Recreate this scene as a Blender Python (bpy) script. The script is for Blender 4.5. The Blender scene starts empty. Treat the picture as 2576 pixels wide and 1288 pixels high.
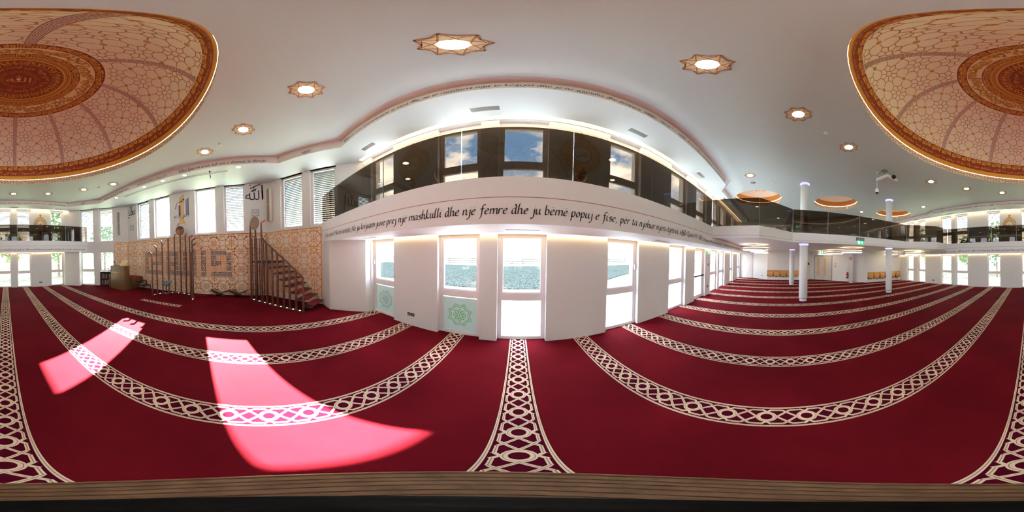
import bpy, bmesh, math, random
from math import sin, cos, pi, radians, sqrt, atan2, hypot, tan
from mathutils import Matrix, Vector
EXPOSURE, SKY, SUN = 0.72, 8.0, 165.0
R0 = random.Random(7)
S = bpy.context.scene
COL = S.collection

# ---------------------------------------------------------------- camera
EYE = 1.77
def cam_axes(yaw=2.011, roll=0.772, pitch=1.103):
    n = Vector((-sin(radians(roll)), sin(radians(pitch)), 0)); n.z = -sqrt(1 - n.length_squared)
    up = -n
    f = Vector((sin(radians(yaw)), cos(radians(yaw)), 0)); f = (f - up * f.dot(up)).normalized()
    x = f.cross(up)
    return Matrix((x, f, up))
A = cam_axes()
right, fwd, upv = A @ Vector((1, 0, 0)), A @ Vector((0, 1, 0)), A @ Vector((0, 0, 1))
cd = bpy.data.cameras.new('camera'); cam = bpy.data.objects.new('camera', cd); COL.objects.link(cam)
cam.matrix_world = Matrix(((right.x, upv.x, -fwd.x, 0), (right.y, upv.y, -fwd.y, 0), (right.z, upv.z, -fwd.z, EYE), (0, 0, 0, 1)))
cd.type = 'PANO'
for holder in (cd, getattr(cd, 'cycles', None)):
    if holder is not None and hasattr(holder, 'panorama_type'):
        holder.panorama_type = 'EQUIRECTANGULAR'
        holder.longitude_min, holder.longitude_max = -pi, pi
        holder.latitude_max, holder.latitude_min = radians(88.81), radians(-89.152)
cd.clip_start = 0.02; cd.clip_end = 500
S.camera = cam

# ---------------------------------------------------------------- exposure, sky, sun
vs = S.view_settings
vs.view_transform = 'Standard'; vs.look = 'None'; vs.exposure = EXPOSURE; vs.gamma = 1; vs.use_curve_mapping = False
S.cycles.use_denoising = True
S.cycles.max_bounces = 10; S.cycles.diffuse_bounces = 6; S.cycles.glossy_bounces = 4; S.cycles.transparent_max_bounces = 16
S.cycles.sample_clamp_indirect = 8.0; S.cycles.caustics_reflective = False; S.cycles.caustics_refractive = False
S.cycles.use_light_tree = True

def srgb(r, g, b):
    f = lambda c: (c / 255 / 12.92) if c / 255 <= .04045 else ((c / 255 + .055) / 1.055) ** 2.4
    return (f(r), f(g), f(b), 1)

world = bpy.data.worlds.new('world'); S.world = world; world.use_nodes = True
nt = world.node_tree; nt.nodes.clear()
def nn(tree, typ, **kw):
    n = tree.nodes.new(typ)
    for k, v in kw.items(): setattr(n, k, v)
    return n
tc = nn(nt, 'ShaderNodeTexCoord')
mp = nn(nt, 'ShaderNodeMapping'); mp.inputs['Scale'].default_value = (1.6, 1.6, 3.4)
no = nn(nt, 'ShaderNodeTexNoise'); no.inputs['Scale'].default_value = 1.7; no.inputs['Detail'].default_value = 7; no.inputs['Roughness'].default_value = .58
rp = nn(nt, 'ShaderNodeValToRGB'); rp.color_ramp.elements[0].position = .44; rp.color_ramp.elements[1].position = .60
sx = nn(nt, 'ShaderNodeSeparateXYZ')
gr = nn(nt, 'ShaderNodeValToRGB')
gr.color_ramp.elements[0].position = 0.0; gr.color_ramp.elements[0].color = (1.0, 1.0, 1.0, 1)
gr.color_ramp.elements[1].position = .55; gr.color_ramp.elements[1].color = (.16, .36, .86, 1)
mx = nn(nt, 'ShaderNodeMix', data_type='RGBA')
mx.inputs['B'].default_value = (1.9, 1.9, 1.95, 1)
bg = nn(nt, 'ShaderNodeBackground'); bg.inputs['Strength'].default_value = SKY
wo = nn(nt, 'ShaderNodeOutputWorld')
L = nt.links.new
L(tc.outputs['Generated'], mp.inputs['Vector']); L(mp.outputs['Vector'], no.inputs['Vector']); L(no.outputs['Fac'], rp.inputs['Fac'])
L(tc.outputs['Generated'], sx.inputs['Vector']); L(sx.outputs['Z'], gr.inputs['Fac'])
L(rp.outputs['Color'], mx.inputs['Factor']); L(gr.outputs['Color'], mx.inputs['A']); L(mx.outputs['Result'], bg.inputs['Color']); L(bg.outputs['Background'], wo.inputs['Surface'])

sd = bpy.data.lights.new('sun', 'SUN'); sd.energy = SUN; sd.angle = radians(.53); sd.color = (1, .95, .88)
sun = bpy.data.objects.new('sun', sd); COL.objects.link(sun)
sun.rotation_euler = Vector((1, .43, -.71)).to_track_quat('-Z', 'Y').to_euler(); sun.location = (-30, -12, 25)

# ---------------------------------------------------------------- object helpers
def tag(o, label=None, cat=None, group=None, kind=None):
    if label: o['label'] = label
    if cat: o['category'] = cat
    if group: o['group'] = group
    if kind: o['kind'] = kind
    return o
def thing(name, label, cat, loc=(0, 0, 0), rz=0, group=None, kind=None):
    o = bpy.data.objects.new(name, None); COL.objects.link(o); o.empty_display_size = .1
    o.location = loc; o.rotation_euler = (0, 0, rz)
    return tag(o, label, cat, group, kind)
def dup(root, loc=None, rz=None, label=None):
    def cp(o, parent):
        c = o.copy(); COL.objects.link(c)
        if parent: c.parent = parent
        for ch in kids.get(o.name, []): cp(ch, c)
        return c
    kids = {}
    for o in bpy.data.objects:
        if o.parent: kids.setdefault(o.parent.name, []).append(o)
    r = cp(root, None)
    if loc is not None: r.location = loc
    if rz is not None: r.rotation_euler = (0, 0, rz)
    if label: r['label'] = label
    return r
class MB:
    def __init__(s): s.v = []; s.f = []; s.m = []; s.sm = []
    def add(s, vs, fs, m=0, smooth=False):
        b = len(s.v); s.v += [tuple(p) for p in vs]
        for f in fs: s.f.append([b + i for i in f]); s.m.append(m); s.sm.append(smooth)
    def box(s, x0, y0, z0, x1, y1, z1, m=0):
        s.add([(x0, y0, z0), (x1, y0, z0), (x1, y1, z0), (x0, y1, z0), (x0, y0, z1), (x1, y0, z1), (x1, y1, z1), (x0, y1, z1)],
              [(0, 3, 2, 1), (4, 5, 6, 7), (0, 1, 5, 4), (1, 2, 6, 5), (2, 3, 7, 6), (3, 0, 4, 7)], m)
        return s
    def prism(s, poly, z0, z1, m=0):
        n = len(poly)
        ar = sum(poly[i][0] * poly[(i + 1) % n][1] - poly[(i + 1) % n][0] * poly[i][1] for i in range(n))
        if ar < 0: poly = poly[::-1]
        s.add([(x, y, z0) for x, y in poly] + [(x, y, z1) for x, y in poly],
              [tuple(range(n - 1, -1, -1)), tuple(range(n, 2 * n))] + [(i, (i + 1) % n, n + (i + 1) % n, n + i) for i in range(n)], m)
        return s
    def obox(s, c, ux, uy, uz, m=0):
        c, ux, uy, uz = Vector(c), Vector(ux), Vector(uy), Vector(uz)
        vs = [c + ux * a + uy * b + uz * d for d in (-1, 1) for b in (-1, 1) for a in (-1, 1)]
        s.add(vs, [(0, 2, 3, 1), (4, 5, 7, 6), (0, 1, 5, 4), (1, 3, 7, 5), (3, 2, 6, 7), (2, 0, 4, 6)], m); return s
    def tube(s, path, r, n=10, m=0, caps=True):
        P = [Vector(p) for p in path]; rings = []
        prev = None
        for i, p in enumerate(P):
            t = (P[min(i + 1, len(P) - 1)] - P[max(i - 1, 0)]).normalized()
            a = prev - t * prev.dot(t) if prev is not None else (Vector((0, 0, 1)) if abs(t.z) < .9 else Vector((1, 0, 0))).cross(t)
            a.normalize(); prev = a; b = t.cross(a)
            rr = r[i] if isinstance(r, (list, tuple)) else r
            rings.append([p + (a * cos(2 * pi * k / n) + b * sin(2 * pi * k / n)) * rr for k in range(n)])
        vs = [q for R in rings for q in R]
        fs = [(i * n + k, i * n + (k + 1) % n, (i + 1) * n + (k + 1) % n, (i + 1) * n + k) for i in range(len(P) - 1) for k in range(n)]
        s.add(vs, fs, m, True)
        if caps:
            s.add(rings[0], [tuple(range(n - 1, -1, -1))], m); s.add(rings[-1], [tuple(range(n))], m)
        return s
    def lathe(s, prof, c=(0, 0, 0), n=32, m=0, smooth=True):
        vs = [(c[0] + r * cos(2 * pi * k / n), c[1] + r * sin(2 * pi * k / n), c[2] + z) for r, z in prof for k in range(n)]
        fs = [(i * n + k, i * n + (k + 1) % n, (i + 1) * n + (k + 1) % n, (i + 1) * n + k) for i in range(len(prof) - 1) for k in range(n)]
        s.add(vs, fs, m, smooth); return s
    def disc(s, c, r, n=32, m=0, ax='z', r2=None):
        P = []
        for k in range(n):
            a, b = r * cos(2 * pi * k / n), (r2 or r) * sin(2 * pi * k / n)
            P.append((c[0] + a, c[1] + b, c[2]) if ax == 'z' else (c[0] + a, c[1], c[2] + b))
        s.add(P, [tuple(range(n))], m); return s
    def build(s, name, mats, parent=None, loc=None, rz=0, label=None, kind=None, local=False):
        me = bpy.data.meshes.new(name)
        off = Vector((0, 0, 0))
        if loc is not None and not local: off = Vector(loc)
        me.from_pydata([Vector(p) - off for p in s.v], [], s.f)
        for mt in (mats if isinstance(mats, (list, tuple)) else [mats]): me.materials.append(mt)
        me.polygons.foreach_set('material_index', s.m); me.polygons.foreach_set('use_smooth', s.sm)
        me.update()
        o = bpy.data.objects.new(name, me); COL.objects.link(o)
        if parent: o.parent = parent
        if loc is not None: o.location = loc
        if rz: o.rotation_euler = (0, 0, rz)
        if label: o['label'] = label
        if kind: o['kind'] = kind
        return o
def solo(mb, name, mats, label, cat, loc, group=None, kind=None, local=True, rz=0):
    o = mb.build(name, mats, None, loc, rz, local=local); return tag(o, label, cat, group, kind)

# ---------------------------------------------------------------- node maths + materials
class N:
    tree = None
    def __init__(s, k): s.k = k
    @staticmethod
    def op(o, a, b=None, c=None):
        n = N.tree.nodes.new('ShaderNodeMath'); n.operation = o
        for i, q in enumerate((a, b, c)):
            if q is None: continue
            if isinstance(q, N): N.tree.links.new(q.k, n.inputs[i])
            else: n.inputs[i].default_value = q
        return N(n.outputs[0])
    def __add__(s, o): return N.op('ADD', s, o)
    def __radd__(s, o): return N.op('ADD', o, s)
    def __sub__(s, o): return N.op('SUBTRACT', s, o)
    def __rsub__(s, o): return N.op('SUBTRACT', o, s)
    def __mul__(s, o): return N.op('MULTIPLY', s, o)
    def __rmul__(s, o): return N.op('MULTIPLY', o, s)
    def abs(s): return N.op('ABSOLUTE', s)
    def lt(s, o): return N.op('LESS_THAN', s, o)
    def gt(s, o): return N.op('GREATER_THAN', s, o)
    def mod(s, p): return N.op('FLOORED_MODULO', s, p)
    def max(s, o): return N.op('MAXIMUM', s, o)
    def min(s, o): return N.op('MINIMUM', s, o)
    def sqrt(s): return N.op('SQRT', s)
MATS = {}
def mat(name, rgb, rough=.6, metal=0, emit=None, es=0, spec=None, alpha=None, bump=None, vary=None):
    if name in MATS: return MATS[name]
    m = bpy.data.materials.new(name); m.use_nodes = True; MATS[name] = m
    t = m.node_tree; b = t.nodes['Principled BSDF']
    b.inputs['Base Color'].default_value = srgb(*rgb); b.inputs['Roughness'].default_value = rough; b.inputs['Metallic'].default_value = metal
    if spec is not None: b.inputs['Specular IOR Level'].default_value = spec
    if emit: b.inputs['Emission Color'].default_value = srgb(*emit); b.inputs['Emission Strength'].default_value = es
    if vary or bump:
        c = t.nodes.new('ShaderNodeTexCoord'); n = t.nodes.new('ShaderNodeTexNoise'); sc = (vary or bump)[0]
        n.inputs['Scale'].default_value = sc; n.inputs['Detail'].default_value = 5
        if len(vary or bump) > 2:
            mpn = t.nodes.new('ShaderNodeMapping'); mpn.inputs['Scale'].default_value = (vary or bump)[2]
            t.links.new(c.outputs['Object'], mpn.inputs['Vector']); t.links.new(mpn.outputs['Vector'], n.inputs['Vector'])
        else: t.links.new(c.outputs['Object'], n.inputs['Vector'])
        if vary:
            h = t.nodes.new('ShaderNodeHueSaturation'); h.inputs['Color'].default_value = srgb(*rgb)
            mr = t.nodes.new('ShaderNodeMapRange'); mr.inputs['To Min'].default_value = 1 - vary[1]; mr.inputs['To Max'].default_value = 1 + vary[1]
            mr.inputs['From Min'].default_value = .3; mr.inputs['From Max'].default_value = .7
            t.links.new(n.outputs['Fac'], mr.inputs['Value']); t.links.new(mr.outputs['Result'], h.inputs['Value']); t.links.new(h.outputs['Color'], b.inputs['Base Color'])
        if bump:
            bp = t.nodes.new('ShaderNodeBump'); bp.inputs['Strength'].default_value = bump[1]; bp.inputs['Distance'].default_value = .01
            t.links.new(n.outputs['Fac'], bp.inputs['Height']); t.links.new(bp.outputs['Normal'], b.inputs['Normal'])
    return m
def glass(name, tint, fac_add=0.0, fres=1.45):
    if name in MATS: return MATS[name]
    m = bpy.data.materials.new(name); m.use_nodes = True; MATS[name] = m
    t = m.node_tree; t.nodes.clear()
    tr = t.nodes.new('ShaderNodeBsdfTransparent'); tr.inputs['Color'].default_value = (*tint, 1)
    gl = t.nodes.new('ShaderNodeBsdfGlossy'); gl.inputs['Roughness'].default_value = 0; gl.inputs['Color'].default_value = (.95, .97, 1, 1)
    fr = t.nodes.new('ShaderNodeFresnel'); fr.inputs['IOR'].default_value = fres
    ge = t.nodes.new('ShaderNodeNewGeometry'); mr = t.nodes.new('ShaderNodeMapRange')     # same reflectance on both faces of the thin pane
    mr.inputs['To Min'].default_value = fres; mr.inputs['To Max'].default_value = 1 / fres
    t.links.new(ge.outputs['Backfacing'], mr.inputs['Value']); t.links.new(mr.outputs['Result'], fr.inputs['IOR'])
    mxs = t.nodes.new('ShaderNodeMixShader'); o = t.nodes.new('ShaderNodeOutputMaterial')
    t.links.new(fr.outputs[0], mxs.inputs[0]); t.links.new(tr.outputs[0], mxs.inputs[1]); t.links.new(gl.outputs[0], mxs.inputs[2]); t.links.new(mxs.outputs[0], o.inputs[0])
    return m
def emis(name, rgb, strength):
    if name in MATS: return MATS[name]
    m = bpy.data.materials.new(name); m.use_nodes = True; MATS[name] = m
    t = m.node_tree; t.nodes.clear(); e = t.nodes.new('ShaderNodeEmission'); e.inputs['Color'].default_value = srgb(*rgb); e.inputs['Strength'].default_value = strength
    o = t.nodes.new('ShaderNodeOutputMaterial'); t.links.new(e.outputs[0], o.inputs[0]); return m

WALL = mat('white_plaster', (222, 221, 222), .85, bump=(90, .06))
CEIL = mat('ceiling_plaster', (199, 207, 208), .55, bump=(140, .05), spec=.35)
TRIM = mat('painted_fascia', (226, 226, 229), .6)
PINK = mat('pink_groove', (176, 128, 128), .7)
FRAME = mat('white_window_frame', (232, 227, 230), .35)
GREY = mat('grey_metal', (140, 140, 140), .4, .3)
DARK = mat('dark_plastic', (22, 20, 24), .4)
BLACKM = mat('black_metal', (16, 15, 16), .35, .4)
WHITEP = mat('white_plastic', (226, 224, 224), .35)
INK = mat('charcoal_lettering', (44, 40, 46), .6)
NAVY = mat('navy_paint', (34, 56, 108), .55)
BRONZE = mat('brushed_bronze', (112, 74, 64), .32, .6, vary=(18, .18, (1, 1, .1)))
COPPER = mat('polished_copper', (214, 136, 84), .22, .9)
GOLDP = mat('gold_paint', (204, 148, 58), .5)
GOLDM = mat('gold_leaf', (226, 164, 66), .45)
OCHRE = mat('ochre_line', (226, 164, 104), .6)
OXBLOOD = mat('oxblood_paint', (140, 52, 24), .6)
CREAM = mat('cream_paint', (228, 206, 178), .6)
DOMEC = mat('dome_beige', (246, 231, 214), .65)
DOMEL = mat('dome_line', (190, 132, 92), .65)
PURPLE = mat('plum_line', (96, 52, 66), .65)
GLASS = glass('window_glass', (.93, .96, .95))
SMOKE = glass('smoked_bronze_glass', (.29, .25, .205), fres=1.36)
LAMP = emis('lamp_glow', (255, 246, 228), 18)
WARM = emis('warm_led_strip', (255, 222, 170), 6)
DOMELED = emis('dome_led', (255, 224, 182), 22)
SLAT = mat('aluminium_slat', (62, 67, 76), .5, .1)
SLATD = mat('grey_green_slat', (62, 70, 68), .5, .1)
BEECH = mat('beech_plywood', (205, 150, 82), .4, vary=(6, .12, (1, 1, 14)))
REDCARPET = mat('red_carpet_strip', (150, 24, 30), .95, bump=(300, .3))
DWOOD = mat('dark_lacquered_wood', (110, 78, 48), .22, vary=(5, .15, (1, 1, 12)))

# ---------------------------------------------------------------- carpet
def carpet_material(name, x0, period=None, xr=None):
    m = bpy.data.materials.new(name); m.use_nodes = True; t = m.node_tree; N.tree = t
    b = t.nodes['Principled BSDF']; b.inputs['Roughness'].default_value = .95; b.inputs['Specular IOR Level'].default_value = .04
    b.inputs['Sheen Weight'].default_value = 0.0; b.inputs['Sheen Roughness'].default_value = .5
    g = t.nodes.new('ShaderNodeNewGeometry'); sp = t.nodes.new('ShaderNodeSeparateXYZ'); t.links.new(g.outputs['Position'], sp.inputs[0])
    X, Y = N(sp.outputs[0]), N(sp.outputs[1])
    xx = X - x0
    u = ((xx + .6).mod(1.2) - .6)
    a = u.abs()
    tt = (((Y - .02) + .15).mod(.3) - .15).abs()
    hw = .0105
    def seg(d, *conds):
        r = d.abs().lt(hw)
        for c in conds: r = r * c
        return r
    k = .70711
    l1 = seg((a - (tt - .075)) * k, tt.gt(.07), a.lt(.084))
    l2 = seg((a - (.225 - tt)) * k, a.gt(.07), a.lt(.109), tt.gt(.1))
    l3 = seg(a - .105, tt.gt(.028), tt.lt(.122))
    l4 = seg((a - (tt + .075)) * k, tt.lt(.034))
    rr = (a * a + tt * tt).sqrt()
    l5 = (rr - .0615).abs().lt(.0165)
    l6 = (a - .1415).abs().lt(.0105)
    cream = l1.max(l2).max(l3).max(l4).max(l5).max(l6)
    hd = .0014
    d6 = (a - .1415).abs().lt(hd).max((a - .105).abs().lt(hd) * tt.gt(.028) * tt.lt(.122)).max((rr - .0655).abs().lt(hd)).max(((a - (tt - .075)) * k).abs().lt(hd) * l1).max(((a - (.225 - tt)) * k).abs().lt(hd) * l2)
    field = (a.lt(.155))
    if xr: cream = cream * X.gt(xr[0]) * X.lt(xr[1]); field = field * X.gt(xr[0]) * X.lt(xr[1])
    nz = t.nodes.new('ShaderNodeTexNoise'); nz.inputs['Scale'].default_value = 420; nz.inputs['Detail'].default_value = 3
    t.links.new(g.outputs['Position'], nz.inputs['Vector'])
    n2 = t.nodes.new('ShaderNodeTexNoise'); n2.inputs['Scale'].default_value = 1.1; n2.inputs['Detail'].default_value = 5
    t.links.new(g.outputs['Position'], n2.inputs['Vector'])
    val = N(nz.outputs[0]) * .5 + N(n2.outputs[0]) * 1.1 + .22
    def mixc(f, A, B):
        n = t.nodes.new('ShaderNodeMix'); n.data_type = 'RGBA'
        t.links.new(f.k, n.inputs['Factor'])
        for q, s in ((A, 'A'), (B, 'B')):
            if isinstance(q, tuple): n.inputs[s].default_value = q
            else: t.links.new(q, n.inputs[s])
        return n.outputs['Result']
    c0 = mixc(field, CARPET_RED, CARPET_BAND)
    c1 = mixc(cream, c0, CARPET_CREAM)
    c2 = mixc(d6 * cream, c1, (.12, .08, .06, 1))
    hs = t.nodes.new('ShaderNodeHueSaturation'); t.links.new(c2, hs.inputs['Color']); t.links.new(val.k, hs.inputs['Value'])
    t.links.new(hs.outputs[0], b.inputs['Base Color'])
    bp = t.nodes.new('ShaderNodeBump'); bp.inputs['Strength'].default_value = .5; bp.inputs['Distance'].default_value = .004
    t.links.new(nz.outputs[0], bp.inputs['Height']); t.links.new(bp.outputs[0], b.inputs['Normal'])
    return m
CARPET_RED, CARPET_BAND, CARPET_CREAM = (.122, .0050, .0100, 1), (.074, .002, .012, 1), (.74, .60, .43, 1)
CARPET = carpet_material('striped_prayer_carpet', .03, xr=(-3.9, 14.5))

# ---------------------------------------------------------------- room shell
YF, YR, XQ = 2.94, -9.95, -6.80
FA, FB = Vector((-6.8, .25, 0)), Vector((-5.05, 2.0, 0))        # window-side chamfer of the prayer wall
LA, LB = Vector((-5.05, -9.0, 0)), Vector((-6.8, -7.25, 0))     # garden-side chamfer
T = .36
def stru(mb, name, mats, label, parent=None):
    o = mb.build(name, mats, parent)
    if parent is None: tag(o, label, name.split('_')[0] if not name.startswith('ceiling') else 'ceiling', None, 'structure')
    return o
fl = MB(); fl.prism([(-6.93, .2), (-4.16, 3.06), (14.3, 3.06), (14.3, -10.07), (-4.16, -10.07), (-6.93, -7.2)], -.12, 0)
stru(fl, 'floor', CARPET, 'red prayer carpet with cream chain-pattern stripes covering the whole floor')

LOW = (0, 2.11); UPP = (2.70, 4.82)
FWIN = [(-3.70, -2.80), (-1.58, -.70), (-.37, .53), (1.80, 2.70), (3.95, 4.91), (5.60, 6.60), (7.20, 8.23), (8.50, 9.50), (10.74, 11.54), (12.95, 13.85)]
RWIN = [(-3.70, -2.82), (-1.58, -.68), (-.36, .53), (1.78, 2.67), (3.96, 4.88), (5.18, 6.05), (7.43, 8.15), (8.62, 9.33)]
def wall_boxes(mb, place, x0, x1, holes_low, holes_up, bands):
    """place(x0, x1, z0, z1) adds one solid block of wall"""
    (l0, l1), (u0, u1), top = bands
    def run(holes, z0, z1):
        x = x0
        for a, b in sorted(holes):
            if a > x: place(x, a, z0, z1)
            x = b
        if x < x1: place(x, x1, z0, z1)
    if l1 > l0: run(holes_low, l0, l1)
    place(x0, x1, l1, u0)
    run(holes_up, u0, u1)
    place(x0, x1, u1, top)
mb = MB()
wall_boxes(mb, lambda a, b, z0, z1: mb.box(a, YF, z0, b, YF + T, z1), -4.3, 14.7, FWIN, FWIN, (LOW, UPP, 5.3))
stru(mb, 'wall_front', WALL, 'white window wall on the street side with two storeys of tall windows')
mb = MB()
wall_boxes(mb, lambda a, b, z0, z1: mb.box(a, YR - T, z0, b, YR, z1), -4.3, 14.7, RWIN, RWIN, (LOW, UPP, 5.3))
stru(mb, 'wall_rear', WALL, 'white window wall on the garden side with two storeys of blinded windows')
QW = [(-6.47, -5.57), (-5.22, -4.25), (-2.90, -1.90), (-1.57, -.66)]
mb = MB()
wall_boxes(mb, lambda a, b, z0, z1: mb.box(XQ - T, a, z0, XQ, b, z1), -7.4, .4, [], QW, ((0, 0), (2.68, 4.83), 5.3))
stru(mb, 'wall_left', WALL, 'white prayer wall behind the prayer niche with four tall upper windows')
def chamfer(name, P, Q, low, up, label, s0=-.1, s1=3.8):
    d = (Q - P).normalized(); nrm = Vector((-d.y, d.x, 0))
    mb = MB()
    def place(a, b, z0, z1):
        p, q = P + d * a, P + d * b
        mb.prism([(p.x, p.y), (q.x, q.y), (q.x + nrm.x * T, q.y + nrm.y * T), (p.x + nrm.x * T, p.y + nrm.y * T)], z0, z1)
    wall_boxes(mb, place, s0, s1, low, up, (LOW, (2.68, 4.83), 5.3))
    return stru(mb, name, WALL, label)
FC_UP = [(.72, 1.70), (2.00, 2.95)]
LC_UP = [(-.56, .36), (.68, 1.60)]
LC_LOW = [(-.56, .36), (.68, 1.60)]
chamfer('wall_front_left', FA, FB, [], FC_UP, 'angled white wall between prayer wall and street-side windows, lattice panel below', -.15, 4.1)
chamfer('wall_rear_left', LA, LB, LC_LOW, LC_UP, 'angled white wall between prayer wall and garden-side windows', -1.75, 2.63)
# white corner block under the street-side gallery
mb = MB(); mb.prism([(-5.03, 1.98), (-4.50, 1.98), (-3.74, 2.76), (-3.70, 3.2), (-4.2, 3.2)], 0, 2.12)
stru(mb, 'wall_corner_front', WALL, 'white angled corner block under the street-side gallery beside the lattice panel')
mb = MB(); mb.prism([(-4.40, -9.08), (-3.72, -9.82), (-3.70, -10.2), (-4.2, -10.2), (-4.68, -9.36)], 0, 2.12)
stru(mb, 'wall_corner_rear', WALL, 'white angled corner block under the garden-side gallery beside the corner window')
# back wall (many short faces)
BW = [(14.1, 3.0), (14.1, 1.75), (13.35, .5), (13.25, -2.45), (13.9, -3.25), (10.42, -6.73), (10.15, -9.95)]
mb = MB()
for i in range(len(BW) - 1):
    (ax, ay), (bx, by) = BW[i], BW[i + 1]
    d = Vector((bx - ax, by - ay)).normalized(); n = Vector((-d.y, d.x)) * .3
    mb.prism([(ax, ay), (bx, by), (bx + n.x, by + n.y), (ax + n.x, ay + n.y)], 0, 5.3)
mb.prism([(14.0, 1.6), (14.4, 1.6), (14.4, 3.3), (14.0, 3.3)], 2.2, 5.3)
stru(mb, 'wall_right', WALL, 'white folded back wall with doors and wooden folding seats under the gallery')

# ceiling with dome openings
DC, DR = (-.38, -3.48), 3.335
SD = [(8.80, .88), (8.80, -3.48), (8.80, -7.90)]; SR = 1.27
def flat_with_holes(outer, holes, z):
    bm = bmesh.new(); E = []
    def loop(P):
        V = [bm.verts.new((x, y, z)) for x, y in P]
        for i in range(len(V)): E.append(bm.edges.new((V[i], V[(i + 1) % len(V)])))
    loop(outer)
    for h in holes: loop(h)
    bmesh.ops.triangle_fill(bm, use_beauty=True, edges=E)
    for f in bm.faces:
        f.normal_update()
        if f.normal.z > 0: f.normal_flip()
    me = bpy.data.meshes.new('flat'); bm.to_mesh(me); bm.free(); return me
circ = lambda c, r, n=96: [(c[0] + r * cos(2 * pi * k / n), c[1] + r * sin(2 * pi * k / n)) for k in range(n)]
ZC = 5.06; GZ = 5.13
CE = [(-4.88, .49), (-3.58, 1.80), (6.35, 1.80), (6.97, 2.19), (14.7, 2.19), (14.7, -9.28), (6.97, -9.28), (6.35, -8.88), (-3.58, -8.88), (-4.88, -7.55)]
me = flat_with_holes(CE, [circ(DC, DR)] + [circ(c, SR, 64) for c in SD], ZC); me.materials.append(CEIL)
ce = bpy.data.objects.new('ceiling', me); COL.objects.link(ce)
tag(ce, 'large flat pale grey ceiling pierced by one big dome and three small domes', 'ceiling', None, 'structure')
SO = [(-5.05, .56), (-3.65, 1.97), (6.28, 1.97), (6.90, 2.36), (14.7, 2.36), (14.7, -9.45), (6.90, -9.45), (6.28, -9.05), (-3.65, -9.05), (-5.05, -7.62)]
OUT = [(-7.3, .52), (-4.35, 3.4), (14.7, 3.4), (14.7, -10.4), (-4.35, -10.4), (-7.3, -7.53)]
me = flat_with_holes(OUT, [SO[::-1]], 4.83); me.materials.append(CEIL)
so = bpy.data.objects.new('ceiling_soffit', me); COL.objects.link(so)
tag(so, 'lowered white ceiling border running around the hall above the upper windows', 'ceiling', None, 'structure')
mb = MB()          # lettered fascia of the lowered border + shadow gap above it
for i in range(len(SO)):
    p, q = SO[i], SO[(i + 1) % len(SO)]
    if i in (4,): continue
    mb.add([(p[0], p[1], 4.83), (q[0], q[1], 4.83), (q[0], q[1], 5.03), (p[0], p[1], 5.03)], [(0, 1, 2, 3)])
    d = (Vector(q) - Vector(p)).normalized(); n = Vector((-d.y, d.x)) * .03
    n = n if n.dot(Vector((2, -3.5)) - Vector(p)) < 0 else -n
    mb.add([(p[0], p[1], 5.03), (q[0], q[1], 5.03), (q[0] + n.x, q[1] + n.y, 5.03), (p[0] + n.x, p[1] + n.y, 5.03)], [(0, 1, 2, 3)])
    mb.add([(p[0] + n.x, p[1] + n.y, 5.03), (q[0] + n.x, q[1] + n.y, 5.03), (q[0] + n.x, q[1] + n.y, GZ), (p[0] + n.x, p[1] + n.y, GZ)], [(0, 1, 2, 3)])
for i in range(len(CE)):
    p, q = CE[i], CE[(i + 1) % len(CE)]
    mb.add([(p[0], p[1], ZC), (q[0], q[1], ZC), (q[0], q[1], GZ), (p[0], p[1], GZ)], [(0, 1, 2, 3)])
UPF = stru(mb, 'trim_1', mat('fascia_grey', (236, 231, 228), .7), 'lettered fascia of the lowered ceiling border, running all around the hall')
mb = MB()
mb.add([(-7.6, -10.7, GZ), (15, -10.7, GZ), (15, -9.26, GZ), (6.97, -9.26, GZ), (6.3, -8.75, GZ), (-7.6, -8.75, GZ)], [(0, 1, 2, 3, 4, 5)])
mb.add([(-7.6, 1.7, GZ), (6.3, 1.7, GZ), (6.97, 2.17, GZ), (15, 2.17, GZ), (15, 3.7, GZ), (-7.6, 3.7, GZ)], [(0, 1, 2, 3, 4, 5)])
mb.add([(-7.6, -8.75, GZ), (-4.75, -8.75, GZ), (-4.75, 1.7, GZ), (-7.6, 1.7, GZ)], [(0, 1, 2, 3)])
for p, q, r in (((-4.75, -7.4), (-4.75, -8.75), (-3.4, -8.75)), ((-4.75, .35), (-4.75, 1.7), (-3.4, 1.7))):
    mb.add([(*p, GZ), (*q, GZ), (*r, GZ)], [(0, 1, 2)])
mb.add([(14.6, -10.7, 4.8), (14.6, 3.7, 4.8), (14.6, 3.7, 5.3), (14.6, -10.7, 5.3)], [(0, 1, 2, 3)])
stru(mb, 'ceiling_gap_cover', mat('gap_pink', (228, 214, 212), .8), 'shadow gap lining between the main ceiling and its lettered border')

# galleries
mb = MB()
mb.prism([(-5.0, 1.95), (-4.1, 3.02), (14.0, 3.02), (14.0, 1.95)], 2.11, 2.45)
mb.prism([(-4.98, 1.97), (-4.09, 3.02), (14.0, 3.02), (14.0, 1.97)], 2.45, 2.68)
mb.prism([(-5.0, 1.95), (-4.95, 2.03), (4.90, 2.03), (4.90, 1.95)], 2.458, 2.74)
GF = stru(mb, 'trim_2', TRIM, 'white street-side gallery edge with large black lettering and a thin pink groove')
mb = MB(); mb.box(-4.99, 1.949, 2.447, 4.90, 1.96, 2.458); mb.build('groove', PINK, GF)
mb = MB()
mb.prism([(-4.95, -9.0), (14.0, -9.0), (14.0, -10.02), (-4.1, -10.02)], 2.11, 2.45); mb.prism([(-4.93, -9.02), (14.0, -9.02), (14.0, -10.02), (-4.09, -10.02)], 2.45, 2.68); mb.prism([(-4.95, -9.0), (4.97, -9.0), (4.97, -9.08), (-4.9, -9.08)], 2.458, 2.74)
GR = stru(mb, 'trim_3', TRIM, 'white garden-side gallery edge with black lettering along its lower band')
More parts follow.
